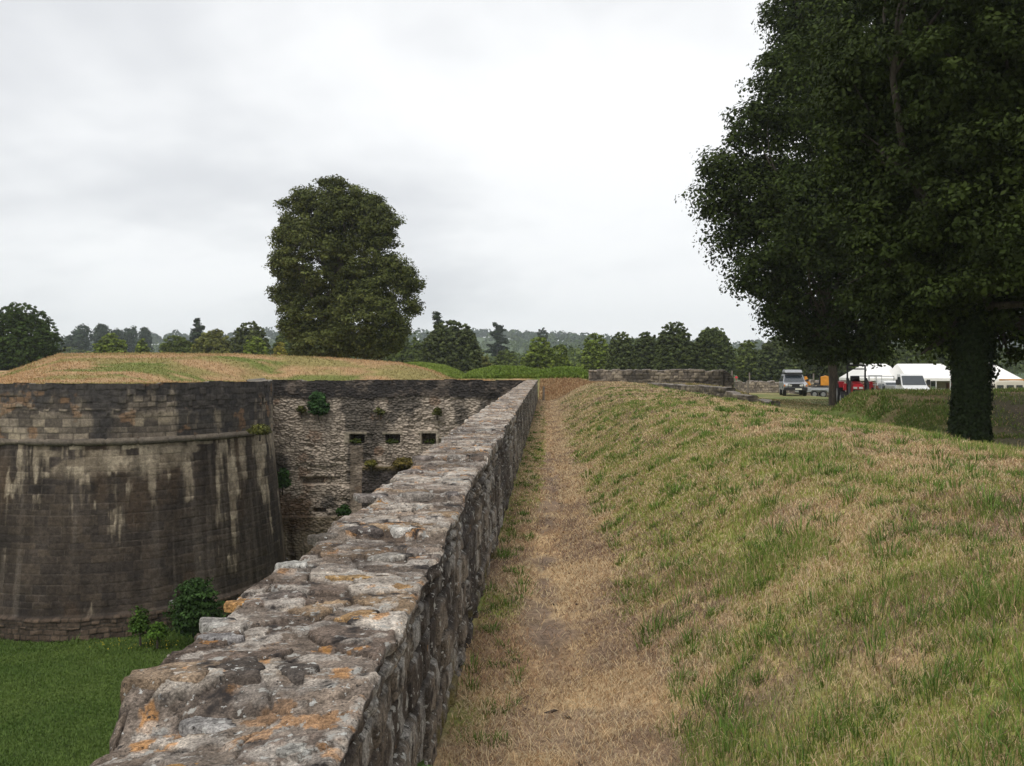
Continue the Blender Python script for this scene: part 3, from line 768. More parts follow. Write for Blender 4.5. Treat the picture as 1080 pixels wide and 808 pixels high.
def tube_mesh(paths, sides=8, seed=0):
    """tapered limbs: list of (points, radii)"""
    V, F, C = [], [], []
    off = 0
    for pts, rad in paths:
        pts = np.array(pts, float); rad = np.array(rad, float)
        k = len(pts)
        d = np.gradient(pts, axis=0); d /= np.linalg.norm(d, axis=1, keepdims=True)+1e-9
        ref = np.array((1., .3, 0.)) if abs(d[0][2]) > .7 else np.array((0, 0, 1.))
        u = np.cross(d, ref); u /= np.linalg.norm(u, axis=1, keepdims=True)+1e-9
        w = np.cross(d, u)
        a = np.linspace(0, 2*math.pi, sides, endpoint=False)
        ring = pts[:, None]+(u[:, None]*np.cos(a)[None, :, None]+w[:, None]*np.sin(a)[None, :, None])*rad[:, None, None]*(1+.16*(vnoise(np.repeat(np.arange(k)[:, None]*.6, sides, 1), np.repeat(a[None], k, 0)*1.3, seed=seed)-.5))[..., None]
        V.append(ring.reshape(-1, 3))
        for i in range(k-1):
            for j in range(sides):
                F.append((off+i*sides+j, off+i*sides+(j+1) % sides, off+(i+1)*sides+(j+1) % sides, off+(i+1)*sides+j))
        off += k*sides
    return np.vstack(V), np.array(F)

def bent(p, q, n=6, sag=.12, rng=None):
    p, q = np.array(p, float), np.array(q, float); t = np.linspace(0, 1, n)[:, None]
    L = np.linalg.norm(q-p); w = rng.normal(size=3)*sag*L; w[2] = abs(w[2])*.6
    return p+(q-p)*t+w*np.sin(math.pi*t)

def tree(name, label, cat, base, blobs, leaf, nclump, per, col, seed, trunk=(.3, .1), group=None, clump=.55, hue=None, rough=.22, limbs=True,
         flat=.6, fork=.35, ivy=False, trunk_top=None, bark=(.09, .075, .06), shell=.45, single=False, updir=.5, trunk_shift=(0, 0), gaps=.17):
    """blobs: (dx, dy, z, rx, ry, rz) relative to the base; leaf clumps fill their outer part"""
    rng = np.random.RandomState(seed)
    base = np.array(base, float)
    root = None
    if not single: root = empty(name, base, label=label, cat=cat, group=group)
    B = np.array(blobs, float)
    wgt = (B[:, 3]*B[:, 5])**1.0; wgt /= wgt.sum()
    k = rng.choice(len(B), nclump, p=wgt)
    D = rng.normal(size=(nclump, 3)); D /= np.linalg.norm(D, axis=1, keepdims=True)
    rf = 1-shell*rng.rand(nclump)**1.6
    nf = fbm(D[:, 0]*2.2+k*3.1+seed, D[:, 1]*2.2+7, D[:, 2]*2.2, seed=seed, octs=3)
    rf = rf*(1+rough*2*(nf-.5))
    Cn = B[k, :3]+D*B[k, 3:6]*rf[:, None]
    # open some gaps
    gp = vnoise(Cn[:, 0]/clump*.30+9, Cn[:, 1]/clump*.30, Cn[:, 2]/clump*.30, seed=seed+3)
    ok = gp > gaps
    Cn, D = Cn[ok], D[ok]
    m = len(Cn)
    cs = clump*(.6+.8*rng.rand(m))
    E = rng.normal(size=(m, per, 3)); E[..., 2] += .25; E /= np.linalg.norm(E, axis=2, keepdims=True)
    er = cs[:, None]*(.35+.65*rng.rand(m, per)**.6)*(1+.5*(vnoise(E[..., 0]*2+np.arange(m)[:, None]*3.7, E[..., 1]*2, E[..., 2]*2, seed=seed+6)-.5))*.85
    P = Cn[:, None]+E*er[..., None]*np.array((1, 1, flat))
    Nn = E*.8+D[:, None]*.2+np.array((0, 0, updir))+rng.normal(size=(m, per, 3))*.45
    tone = (.55+.9*rng.rand(m))[:, None]*(.8+.4*rng.rand(m, per))
    hs = rng.rand(m)[:, None]*.6+rng.rand(m, per)*.4
    c0 = np.array(col); c1 = np.array(hue) if hue is not None else c0*np.array((1.35, 1.2, .95))
    cc = (c0[None, None]*(1-hs[..., None])+c1*hs[..., None])*tone[..., None]
    V, F = leaf_quads(P.reshape(-1, 3), Nn.reshape(-1, 3), leaf, rng)
    cc = np.repeat(cc.reshape(-1, 3), 4, 0)
    if single:
        o = np_mesh(name, V, F, M_leaf, None, col=cc); o.location = base
        return set_props(o, label, cat, group)
    cr = np_mesh('crown', V, F, M_leaf, root, col=cc)
    # trunk with limbs
    ctr = B[:, :3].mean(0); ztop = trunk_top or (B[:, 2]).max()
    sh = np.array((trunk_shift[0], trunk_shift[1], 0.))
    nseg = 9; t = np.linspace(0, 1, nseg)
    tp = np.stack([ctr[0]*t**1.5+.05*trunk[0]*rng.normal(size=nseg), ctr[1]*t**1.5, t*ztop], 1)
    tp[0] = (0, 0, -.25)
    rd = trunk[0]+(trunk[1]-trunk[0])*t; rd[0] *= 1.3; rd[1] *= 1.03
    paths = [(tp, rd)]
    if limbs:
        for b in B:
            s = fork+rng.rand()*.3; p0 = np.array([np.interp(s, t, tp[:, i]) for i in range(3)])
            q = b[:3]+np.array((0, 0, .1*b[5]))
            rr0 = np.interp(s, t, rd)*.42
            main = bent(p0, q, 7, .10, rng); paths.append((main, np.linspace(rr0, rr0*.22, 7)))
            for _ in range(4):
                d = rng.normal(size=3); d /= np.linalg.norm(d); d[2] = abs(d[2])*.7
                s_ = rng.randint(3, 6)
                paths.append((bent(main[s_], b[:3]+d*b[3:6]*.85, 5, .08, rng), np.linspace(rr0*.35, rr0*.06, 5)))
    V, F = tube_mesh(paths, 10 if trunk[0] > .3 else 7, seed)
    bc = np.array(bark)*(.7+.6*vnoise(V[:, 0]*6, V[:, 1]*6, V[:, 2]*2, seed=seed))[:, None]
    np_mesh('trunk', V, F, M_bark, root, col=bc, smooth=True)
    if ivy:
        n = ivy[0]; zmax = ivy[1]
        s = rng.rand(n); zq = s*zmax; a = rng.rand(n)*2*math.pi
        r_ = np.interp(zq/ztop, t, rd)*1.05+.12*rng.rand(n)+.22*np.maximum(0, fbm(a*1.2, zq*1.0, seed=seed+8)-.45)*3*rng.rand(n)
        xo = np.interp(zq/ztop, t, tp[:, 0]); yo = np.interp(zq/ztop, t, tp[:, 1])
        P = np.stack([xo+np.cos(a)*r_, yo+np.sin(a)*r_, zq], 1)
        Nn = np.stack([np.cos(a), np.sin(a), .3+0*a], 1)+rng.normal(size=(n, 3))*.4
        V, F = leaf_quads(P, Nn, .085, rng, asp=.85)
        cc = np.repeat(np.array((.022, .034, .012))[None]*(.6+.8*rng.rand(n))[:, None], 4, 0)
        np_mesh('ivy', V, F, M_leaf, root, col=cc)
    return root

def sil_blobs(pts, Y, bx, bz, shr=0):
    """(pixel x, pixel y, radius px, [ry px]) of lumps of the crown -> blobs relative to a base"""
    out_ = []
    rng = np.random.RandomState(int(Y*7))
    for p in pts:
        x, y, r = p[:3]; rz = p[3] if len(p) > 3 else r; dy = p[4] if len(p) > 4 else rng.uniform(-.35, .35)*r
        k = Y/1000; r = max(r-shr, r*.55); rz = max(rz-shr, rz*.55)
        out_.append(((x-577)*k-bx, dy*k, EYE-(y-389)*k-bz, r*k, r*k, rz*k))
    return out_

# big shade tree behind the fork of the lawn (left crown at the right edge)
Yb = 48.0; bx = px(881, Yb); bz = float(H(bx, Yb))
pts = [(885, -60, 85), (905, 40, 90), (852, 20, 50), (825, 75, 38), (848, 105, 58), (790, 135, 36), (765, 178, 34), (800, 205, 58), (752, 212, 26), (780, 258, 34), (812, 290, 40),
       (860, 215, 85), (870, 300, 70), (835, 335, 34), (862, 366, 34, 26), (905, 350, 48), (930, 250, 80), (940, 140, 90), (905, 360, 22, 14), (960, 320, 56), (790, 300, 22), (814, 326, 20), (870, 120, 80, 80, -110), (850, 250, 66, 60, -90), (900, 320, 50, 36, -80)]
tree('plane_tree', 'tall dark leafy tree on the lawn with its slim trunk beside the red tractor', 'tree', (bx, Yb, bz), sil_blobs(pts, Yb, bx, bz, 9), .18, 3000, 100, (.027, .043, .009), 11,
     trunk=(.26, .12), clump=1.05, hue=(.058, .080, .018), rough=.26, fork=.25, shell=.55, bark=(.11, .09, .07), trunk_top=9)
# nearest tree: ivy-clad trunk on the right
Yn = 27.0; bx = px(1022, Yn); bz = -.85
pts = [(1010, -170, 150), (930, -60, 80), (985, 60, 110), (1080, 40, 130), (915, 90, 62), (935, 180, 70), (1010, 190, 110), (1100, 180, 130), (960, 275, 75), (1040, 290, 90), (1120, 300, 90),
       (905, 150, 40), (925, 235, 48), (945, 325, 40), (1000, 335, 52, 28), (1075, 333, 60, 26), (1150, 330, 60, 40), (965, 352, 22, 14), (1050, 358, 34, 12), (985, 366, 12, 10), (912, 300, 30), (1003, 372, 6, 5), (1064, 376, 18, 12), (1008, 386, 14, 12), (1042, 388, 16, 13), (976, 374, 9, 10), (1090, 372, 20, 16), (1180, 370, 60, 50), (1260, 300, 110, 90), (1180, 340, 70, 50, -90), (1000, 90, 120, 100, -120), (1030, 230, 120, 90, -130), (985, -60, 120, 90, -110), (1000, 310, 70, 30, -95), (1085, 270, 80, 50, -100)]  # farthest right unseen lumps added to deepen shade in the hollow
tree('shade_tree', 'nearest and darkest large tree, thick ivy clad trunk in the hollow behind the bank', 'tree', (bx, Yn, bz), sil_blobs(pts, Yn, bx, bz, 9), .125, 4200, 125, (.025, .038, .008), 12,
     trunk=(.41, .26), clump=.62, hue=(.048, .066, .014), rough=.2, fork=.48, shell=.6, bark=(.06, .05, .04), ivy=(22000, 4.2), trunk_top=8)

# lone tree on the dry mound
Yc = 76.0; bx = px(362, Yc); bz = .2
pts = [(345, 222, 36, 32), (320, 212, 20), (375, 222, 34, 30), (402, 238, 26), (352, 195, 20, 12), (308, 245, 20), (330, 268, 45), (380, 275, 45), (298, 280, 18), (295, 312, 16), (312, 300, 24), (415, 290, 26), (430, 298, 20), (433, 322, 17), (418, 345, 20),
       (330, 330, 42), (385, 335, 45), (345, 362, 36, 24), (385, 366, 34, 18), (312, 345, 20), (322, 366, 18, 16), (412, 362, 18, 14), (300, 215, 9), (305, 232, 12)]
tree('lime_tree', 'tall rounded lone tree rising behind the dry grass mound', 'tree', (bx, Yc, bz), sil_blobs(pts, Yc, bx, bz, 6), .19, 2900, 75, (.066, .084, .022), 13,
     trunk=(.5, .2), clump=.72, hue=(.115, .125, .036), rough=.24, gaps=.20, fork=.2, shell=.5)

# other trees: (name, label, px x, top y, half width px, base y, Y, colour, seed, kind)
DK, MD, LG, OL, YL = (.035, .050, .020), (.055, .080, .025), (.085, .125, .030), (.085, .100, .035), (.15, .155, .04)
far_trees = [
 ('round_tree', 'dark round tree at the left edge beyond the dry mound', 22, 317, 41, 402, 105, (.026, .045, .015), 'dome', None),
 ('cypress', 'small dark pointed cypress beside the dark round tree at the left edge', 66, 355, 4, 378, 118, DK, 'cone', None),
 ('yellow_green_tree', 'leftmost bright yellow green bushy tree behind the dry mound', 119, 351, 22, 382, 150, LG, 'bush', None),
 ('bushy_tree', 'small pale green bushy tree just right of the leftmost yellow green one', 150, 356, 11, 382, 150, LG, 'bush', None),
 ('bushy_tree', 'mid green spreading tree below the flat topped cedar', 186, 352, 26, 382, 150, MD, 'bush', None),
 ('olive_tree', 'olive green wide tree between the cedar and the dark round linden', 226, 346, 26, 384, 150, OL, 'bush', None),
 ('round_linden', 'dark dense round topped tree left of the tall lone tree', 264, 336, 23, 384, 140, (.045, .058, .028), 'dome', None),
 ('bushy_tree', 'light green low tree in front of the round topped linden', 269, 354, 17, 384, 125, LG, 'bush', None),
 ('golden_shrub', 'small golden yellow tree beside the lone tree', 296, 356, 7, 384, 125, YL, 'bush', None),
 ('bushy_tree', 'dull green tree partly hidden behind the left side of the lone tree', 305, 345, 24, 384, 170, MD, 'bush', None),
 ('bushy_tree', 'dull green tree just right of the lone tree', 430, 352, 26, 392, 165, MD, 'bush', None),
 ('round_linden', 'large dark dome shaped tree between the lone tree and the green mounds', 476, 335, 34, 398, 120, (.042, .056, .028), 'dome', None),
 ('bushy_tree', 'grey green scrubby tree low at the right of the large dome tree', 507, 370, 14, 394, 140, OL, 'bush', None),
 ('bushy_tree', 'mid green tree in a gap right of the large dome tree', 533, 368, 18, 394, 170, MD, 'bush', None),
 ('light_green_tree', 'light green rounded tree above the middle of the green mound', 569, 354, 21, 398, 130, LG, 'bush', None),
 ('light_green_tree', 'light green smaller tree right of the one above the green mound', 590, 362, 14, 398, 135, LG, 'bush', None),
 ('light_green_tree', 'light green tree at the left end of the linden row', 628, 350, 20, 400, 140, LG, 'bush', None),
 ('row_tree', 'first dark pointed crown from the left in the clipped row', 655, 348, 17, 402, 125, (.045, .062, .030), 'dome', 'row'),
 ('row_tree', 'second dark crown in the clipped row, left of the tallest', 682, 348, 18, 402, 124, (.042, .058, .028), 'dome', 'row'),
 ('row_tree', 'tallest dark dome crown of the clipped row above the ruined wall', 711, 337, 23, 402, 120, (.040, .056, .026), 'dome', 'row'),
 ('row_tree', 'broad dark crown right of the tallest one in the clipped row', 751, 345, 25, 402, 121, (.038, .054, .025), 'dome', 'row'),
 ('bushy_tree', 'brighter green tree showing behind the crowns of the clipped row', 752, 343, 26, 395, 160, MD, 'bush', None),
 ('bushy_tree', 'dull green tree in the gap right of the clipped row', 790, 358, 18, 402, 150, MD, 'bush', None),
 ('row_tree', 'dark crown standing left behind the silver car', 822, 352, 26, 402, 135, (.040, .056, .026), 'dome', 'row'),
 ('dark_tree', 'dark tree beyond the orange digger under the shade', 865, 352, 34, 404, 140, DK, 'dome', None),
 ('dark_tree', 'dark tree seen through the gap above the red tractor', 915, 352, 34, 404, 150, MD, 'dome', None),
 ('dark_tree', 'dark tree behind the white marquee roof', 985, 350, 40, 396, 190, MD, 'dome', None),
]
rg = random.Random(5)
for i, (nm, lb, x, ty, hw, by, Y, c, kind, grp) in enumerate(far_trees):
    k = Y/1000; bx_0 = px(x, Y); bz_0 = min(pz(by, Y), float(H(bx_0, Y))) if kind != 'cone' else float(H(bx_0, Y))
    bz_0 = float(H(bx_0, Y)); top = pz(ty, Y)-bz_0; w = hw*k
    if kind == 'dome':
        bl = [(0, 0, top*.50, w*.90, w*.85, top*.47), (0, 0, top*.32, w*.97, w*.95, top*.32), (w*.3, -.2*w, top*.5, w*.58, w*.55, top*.34), (-w*.3, -.1*w, top*.48, w*.58, w*.55, top*.36)]
        rgh, nc, cl = .05, 2200, .25; c = tuple(q*f for q, f in zip(c, (1.75, 1.7, 1.35)))
    elif kind == 'cone':
        bl = [(0, 0, top*.35, w, w, top*.3), (0, 0, top*.65, w*.7, w*.7, top*.33)]; rgh, nc, cl = .05, 160, .3
    else:
        bl = []
        for q in range(9):
            a = rg.uniform(0, 6.28); rr_ = rg.uniform(.15, .62)
            bl.append((math.cos(a)*w*rr_, math.sin(a)*w*rr_, top*rg.uniform(.35, .78-.2*rr_), w*rg.uniform(.36, .52), w*.42, top*rg.uniform(.16, .26)))
        bl.append((0, 0, top*.74, w*.60, w*.55, top*.24)); bl.append((0, 0, top*.42, w*.92, w*.85, top*.36))
        rgh, nc, cl = .13, 1300, .36; c = tuple(q*f for q, f in zip(c, (1.6, 1.5, 1.2)))
    nc = int(nc*max(.5, min(1.6, hw/24)))
    if kind != 'cone': nc = max(nc, 420)
    tree(nm, lb, 'tree', (bx_0, Y, bz_0), bl, max(.17, .0021*Y), nc, 30, c, 400+i, trunk=(.10+.012*top, .06), clump=cl*(w/3.2)**.5, rough=rgh,
         group='clipped trees in a row beyond the ruined wall' if grp else None, limbs=kind == 'bush', shell=.35, trunk_top=top*.6, gaps=.0 if kind == 'dome' else .08)

# cedar-like trees farther off, built of flat tiers
def tiered(label, x, ty, hw, Y, c, seed, topy=None):
    k = Y/1000; bx_0 = px(x, Y); bz_0 = float(H(bx_0, Y)); top = pz(ty, Y)-bz_0; w = hw*k; r_ = random.Random(seed)
    bl = []
    for q in range(11):
        f = q/10; z = top*(.45+.53*f); rad = w*(1-.75*f**1.4)
        a = r_.uniform(0, 6.28); bl.append((math.cos(a)*rad*.45, math.sin(a)*rad*.45, z, rad*.6, rad*.6, top*.035))
    tree('cedar', label, 'tree', (bx_0, Y, bz_0), bl, .0022*Y, 320, 18, c, seed, trunk=(.35, .08), clump=.9, rough=.25, limbs=False, shell=.8, trunk_top=top*.97, flat=.35)
tiered('flat topped dark cedar on the skyline left of centre of the mound', 209, 337, 13, 260, (.03, .045, .025), 501)
tiered('spiky dark cedar rising behind the large dome shaped tree', 461, 329, 10, 180, (.035, .05, .025), 502)
tiered('pointed conifer on the skyline right of the large dome tree', 524, 341, 17, 330, (.03, .045, .025), 503)
tree('poplar', 'small narrow column shaped tree on the far skyline above the green mound', 'tree', (px(572, 420), 420, float(H(px(572, 420), 420))),
     [(0, 0, pz(354, 420)-float(H(px(572, 420), 420)), 2.2, 2.2, 3.5), (0, 0, 6, 2.6, 2.6, 8)], .9, 160, 18, DK, 505, trunk=(.3, .1), limbs=False, rough=.08)

# hazy trees on the left skyline
for i, (lb, x, ty, hw) in enumerate([('hazy blue green broad tree nearest the dark round tree on the left skyline', 80, 341, 17), ('hazy thin topped tree second on the left skyline', 107, 341, 8), ('hazy low tree between two taller ones on the left skyline', 124, 346, 9),
        ('hazy twin rounded tree at the middle of the left skyline', 137, 344, 8), ('hazy rounded tree, rightmost of the left skyline group', 152, 345, 8)]):
    Y = 420+12*i; k = Y/1000; bx_0 = px(x, Y); bz_0 = float(H(bx_0, Y)); top = pz(ty, Y)-bz_0; w = hw*k
    bl = [(rg.uniform(-.5, .5)*w, 0, top*rg.uniform(.5, .85), w*.5, w*.5, top*.18) for _ in range(7)]+[(0, 0, top*.45, w, w, top*.4)]
    tree('skyline_tree', lb, 'tree', (bx_0, Y, bz_0), bl, .95, 420, 20, (.035, .055, .03), 520+i, trunk=(.5, .2), clump=1.6, rough=.18, limbs=False, trunk_top=top*.6, group='hazy trees on the left skyline')

# far woods: counted by nobody
rng = np.random.RandomState(77)
def woods(n, ymin, ymax, xspan, hmin, hmax, leaf, per, col, seed, label):
    rng = np.random.RandomState(seed)
    Yv = ymin+(ymax-ymin)*rng.rand(n); Xv = (rng.rand(n)-.5)*2*xspan*Yv
    cl = fbm(Xv/90, Yv/90, seed=seed); ok = cl > .40
    Xv, Yv = Xv[ok], Yv[ok]; m = len(Xv)
    hgt = hmin+(hmax-hmin)*rng.rand(m)*(.5+fbm(Xv/60, Yv/60, seed=seed+1)); zb = H(Xv, Yv)
    D = rng.normal(size=(m, per, 3)); D /= np.linalg.norm(D, axis=2, keepdims=True); D[..., 2] = np.abs(D[..., 2])*.95-.12
    rr_ = hgt[:, None]*(.38+.16*rng.rand(m)[:, None])
    lump = 1+.5*(fbm(D[..., 0]*2+Xv[:, None], D[..., 1]*2, D[..., 2]*2+Yv[:, None], seed=seed+2, octs=2)-.5)
    P = np.stack([Xv[:, None]+D[..., 0]*rr_*lump, Yv[:, None]+D[..., 1]*rr_*lump, zb[:, None]+hgt[:, None]*(.32+.66*D[..., 2]*lump)], -1)
    tone = (.6+.8*rng.rand(m))[:, None]*(.85+.3*rng.rand(m, per))
    c = np.array(col)[None, None]*tone[..., None]; c = c*(1+np.array((.5, .3, 0))*(rng.rand(m)[:, None, None]**2))
    V, F = leaf_quads(P.reshape(-1, 3), D.reshape(-1, 3)+rng.normal(size=(m*per, 3))*.4, leaf, rng, asp=.8)
    o = np_mesh('far_woods', V, F, M_leaf, col=np.repeat(c.reshape(-1, 3), 4, 0))
    return set_props(o, label, 'woodland', kind='stuff')
woods(640, 215, 430, .62, 7, 12, .8, 190, (.075, .105, .028), 601, 'mixed woods filling the plain behind the fort')
woods(1000, 450, 1150, .62, 10, 17, 2.2, 95, (.055, .085, .026), 602, 'hazy wooded slopes on the far horizon')
woods(1000, 1150, 1700, .62, 11, 18, 4.0, 45, (.042, .065, .028), 603, 'bluish wooded hill crest at the horizon')

# ------------------------------------------------------------------ small plants
def shrub(name, label, cat, loc, blobs, leaf, nclump, per, col, seed, hue=None, flat=.5, group=None, clump=.25, updir=.5):
    return tree(name, label, cat, loc, blobs, leaf, nclump, per, col, seed, trunk=(.03, .01), clump=clump, hue=hue, rough=.25, flat=flat, group=group, trunk_top=blobs[0][2], shell=.8, updir=updir)
def px_sh(name, label, x, y, w, h, Y, col, seed, hue=None, nc=260, leaf=.10, dy=0, n=16, clump=.22, flat=.5, group=None):
    X_, Zc = px(x, Y), pz(y, Y); w_, h_ = w*Y/1000/2, h*Y/1000/2
    bl = [(0, 0, h_, w_*.8, w_*.6, h_*.9), (w_*.35, 0, h_*.7, w_*.5, w_*.5, h_*.6), (-w_*.35, -.1, h_*.8, w_*.5, w_*.5, h_*.6), (0, 0, h_*1.6, w_*.4, w_*.4, h_*.4)]
    return shrub(name, label, 'plant', (X_, Y+dy, Zc-h_), bl, leaf, nc, n, col, seed, hue=hue, clump=clump, flat=flat, group=group)
px_sh('young_yew', 'bushy dark green conifer seedling at the foot of the bastion', 207, 641, 52, 66, 28.6, (.024, .05, .014), 701, hue=(.05, .095, .024), nc=330, leaf=.11, n=26, flat=.22, clump=.42)
px_sh('weed_clump', 'thin green weed clump left of the seedling at the bastion foot', 148, 655, 18, 34, 28.9, (.05, .10, .02), 702, nc=110, leaf=.08)
px_sh('weed_clump', 'low green weeds between thin weed clump and conifer seedling', 166, 666, 16, 18, 28.7, (.06, .12, .02), 703, nc=90, leaf=.08)
px_sh('ivy_clump', 'dark green leafy clump hanging high on the pale flank wall', 336, 426, 22, 24, 45.7, (.035, .075, .025), 704, hue=(.05, .105, .03), nc=240, leaf=.15, clump=.2)
px_sh('fern', 'green fern in the corner where bastion meets flank wall', 298, 506, 13, 22, 44.5, (.04, .09, .025), 705, nc=130, leaf=.14)
px_sh('fern', 'dry mossy tuft at the end of the string course on the bastion', 274, 453, 20, 9, 32.6, (.11, .12, .035), 706, nc=110, leaf=.09)
px_sh('fern', 'dark green fern low on the flank wall by the buttress', 363, 539, 13, 12, 45.5, (.03, .07, .02), 707, nc=90, leaf=.12)
px_sh('moss_tuft', 'yellowish grass tuft on the mossy buttress top, left one', 391, 489, 10, 6, 45.3, (.13, .13, .035), 708, nc=60, leaf=.12)
px_sh('moss_tuft', 'yellowish grass tuft on the mossy buttress top, right one', 425, 488, 26, 8, 45.3, (.14, .12, .04), 709, nc=110, leaf=.12)
for i, (x, lb) in enumerate([(376, 'leafy weeds growing in the left loophole of the flank wall'), (414, 'leafy weeds growing in the middle loophole of the flank wall'), (453, 'leafy weeds growing in the right loophole of the flank wall')]):
    px_sh('loophole_weed', lb, x, 465.3, 13, 4.5, 46.15, (.05, .07, .018), 710+i, nc=40, leaf=.09, clump=.12, group='weeds in the loopholes')
for i, (x, y, lb) in enumerate([(318, 432, 'small brown plant tuft left of the leafy clump on the flank wall'), (400, 434, 'small green plant tuft high on the flank wall right of the leafy clump'), (461, 434, 'small green plant tuft highest and rightmost on the flank wall')]):
    px_sh('wall_plant', lb, x, y, 9, 8, 45.8, (.08, .09, .03), 715+i, nc=40, leaf=.11, clump=.13)
shrub('wall_herb', 'small round leaved green herb growing on the path side of the parapet', 'plant', (-.425, 3.05, .20), [(.03, 0, .06, .05, .06, .07)], .034, 12, 3, (.09, .16, .05), 720, clump=.03)

# ------------------------------------------------------------------ grass
def blades(name, label, x, y, z, length, width, lean, col, seed, mat=None, nseg=2, azim=None):
    """bent tapering blades; two quads each"""
    rng = np.random.RandomState(seed); n = len(x)
    az = rng.rand(n)*2*math.pi if azim is None else azim
    fa = az+math.pi/2+rng.normal(size=n)*.5
    dx, dy = np.cos(az), np.sin(az); wx_, wy_ = np.cos(fa)*width/2, np.sin(fa)*width/2
    l1 = length*.5; c0, s0 = np.cos(lean*.6), np.sin(lean*.6); c1, s1 = np.cos(np.minimum(lean*1.5, 1.9)), np.sin(np.minimum(lean*1.5, 1.9))
    m = np.stack([x+dx*s0*l1, y+dy*s0*l1, z+c0*l1], 1); e_ = m+np.stack([dx*s1*l1, dy*s1*l1, c1*l1], 1)
    b0 = np.stack([x, y, z-.004], 1); W = np.stack([wx_, wy_, np.zeros(n)], 1)
    V = np.stack([b0-W, b0+W, m+W*.8, m-W*.8, e_+W*.12, e_-W*.12], 1).reshape(-1, 3)
    i = np.arange(n)[:, None]*6
    F = np.concatenate([i+np.array([[0, 1, 2, 3]]), i+np.array([[3, 2, 4, 5]])], 0)
    shade = np.ones(6)
    C = np.repeat(col, 6, 0)
    o = np_mesh(name, V, F, M_grass, col=C)
    return set_props(o, label, 'grass', kind='stuff')

def sample_bank(n, seed, y0=1.45, y1=49, xmax=5.4):
    """points on walk and bank, density falling off with distance"""
    rng = np.random.RandomState(seed)
    y = np.exp(rng.uniform(math.log(y0), math.log(y1), n))
    x = -.44+(rng.rand(n))*(np.minimum(.56*y+.9, xmax)+.44)
    keep = rng.rand(n) < (np.minimum(.56*y+.9, xmax)+.44)/(xmax+.44)*1.0 + .0
    return x[keep], y[keep], rng
# straw litter lying flat
x, y, rng = sample_bank(760000, 801)
g = green_mask(x, y)
walk = np.exp(-((x-.03-.05*np.sin(y*.6))/.16)**2)
k = rng.rand(len(x)) > np.clip(g*.40+walk*.8*sst(3, 6, y)+.35*sst(.50, .62, fbm(x*2.6+7, y*1.9, seed=53)), 0, .9); x, y = x[k], y[k]; n = len(x)
z = Hd(x, y)
pixw = y*.0011
L = (.025+.05*rng.rand(n))*(1+y*.03); Wd = np.maximum(.0012+.0013*rng.rand(n), pixw*.65)
onbank = sst(.4, .8, x)
lean = np.where(rng.rand(n) < .62+.36*(1-onbank), 1.38+.2*rng.rand(n), .4+.8*rng.rand(n))
L = L*(1-.45*sst(1.1, .2, lean))
t = rng.rand(n)[:, None]; u = fbm(x*1.3, y*1.1, seed=811)[:, None]
c = STRAW*1.12*(1-t)+np.array((.52, .43, .28))*t
c = np.where(rng.rand(n)[:, None] < .33, np.array((.31, .195, .105)), c)
c = np.where(rng.rand(n)[:, None] < np.clip(sst(.52, .7, u)*.6, 0, 1), np.array((.24, .165, .115)), c)
rusty = (x < .15) & (fbm(x*2, y*.9, seed=812) > .52); c = np.where((rusty & (rng.rand(n) < .35))[:, None], RUST*1.05, c)
c = c*(.8+.5*rng.rand(n))[:, None]
blades('straw_litter', 'dry mown straw lying over walk and bank', x, y, z+.003, L, Wd, lean, c, 802)
# green blades
x, y, rng = sample_bank(760000, 821)
g = green_mask(x, y); tuft = sst(.56, .70, fbm(x*2.2, y*1.7, seed=822, octs=3))*sst(.3, .6, x)
edgeb = sst(4.0, 4.6, x)
k = rng.rand(len(x)) < np.clip(g*.78+tuft*.55+edgeb*.25+.08*sst(.5, .9, x), 0, 1); x, y, g, tuft, edgeb = x[k], y[k], g[k], tuft[k], edgeb[k]; n = len(x)
z = Hd(x, y)
L = (.018+.030*rng.rand(n)+.060*tuft*rng.rand(n)+.09*edgeb*rng.rand(n))*(.55+.45*sst(.2, .9, x))
Wd = np.maximum(.0017+.0017*rng.rand(n), y*.00075)
lean = .15+.75*rng.rand(n)
t = rng.rand(n)[:, None]
c = GREEN*(1-t)+GREEN2*t
c = mix(c, np.array((.13, .21, .035)), tuft*.6)
c = np.where(rng.rand(n)[:, None] < .22, STRAW, c)*(.75+.5*rng.rand(n))[:, None]
blades('bank_grass', 'green grass growing through the dry mown bank', x, y, z, L, Wd, lean, c, 823)
# tufts
rng = np.random.RandomState(831); nt = 1500
yt = np.exp(rng.uniform(math.log(1.7), math.log(40), nt)); xt = np.where(rng.rand(nt) < .13, -.40+.28*rng.rand(nt)**1.5, .5+rng.rand(nt)*np.minimum(.55*yt, 4.3))
fixed = np.array([(2.25, 4.45), (2.15, 3.6), (2.05, 3.75), (1.35, 3.9), (1.5, 5.6), (.9, 3.3), (1.2, 2.6), (2.4, 5.2), (1.0, 2.2), (1.7, 3.1)])
xt = np.concatenate([xt, fixed[:, 0]]); yt = np.concatenate([yt, fixed[:, 1]]); nt = len(xt)
per = 34
big = np.concatenate([rng.rand(nt-10)**2, np.ones(10)])
x = (xt[:, None]+rng.normal(size=(nt, per))*(.018+.03*big[:, None])).ravel(); y = (yt[:, None]+rng.normal(size=(nt, per))*(.018+.03*big[:, None])).ravel()
n = len(x); z = Hd(x, y)
dz_ = (x-np.repeat(xt, per)), (y-np.repeat(yt, per)); az = np.arctan2(dz_[1], dz_[0])
L = (np.repeat(.055+.10*big, per))*(.5+.7*rng.rand(n)); L = np.where(x < .2, L*.6, L*.85)
c = (np.array((.11, .20, .033))*(1-rng.rand(n)[:, None]*.5)+np.array((.15, .20, .04))*rng.rand(n)[:, None]*.5)*(.7+.5*rng.rand(n))[:, None]
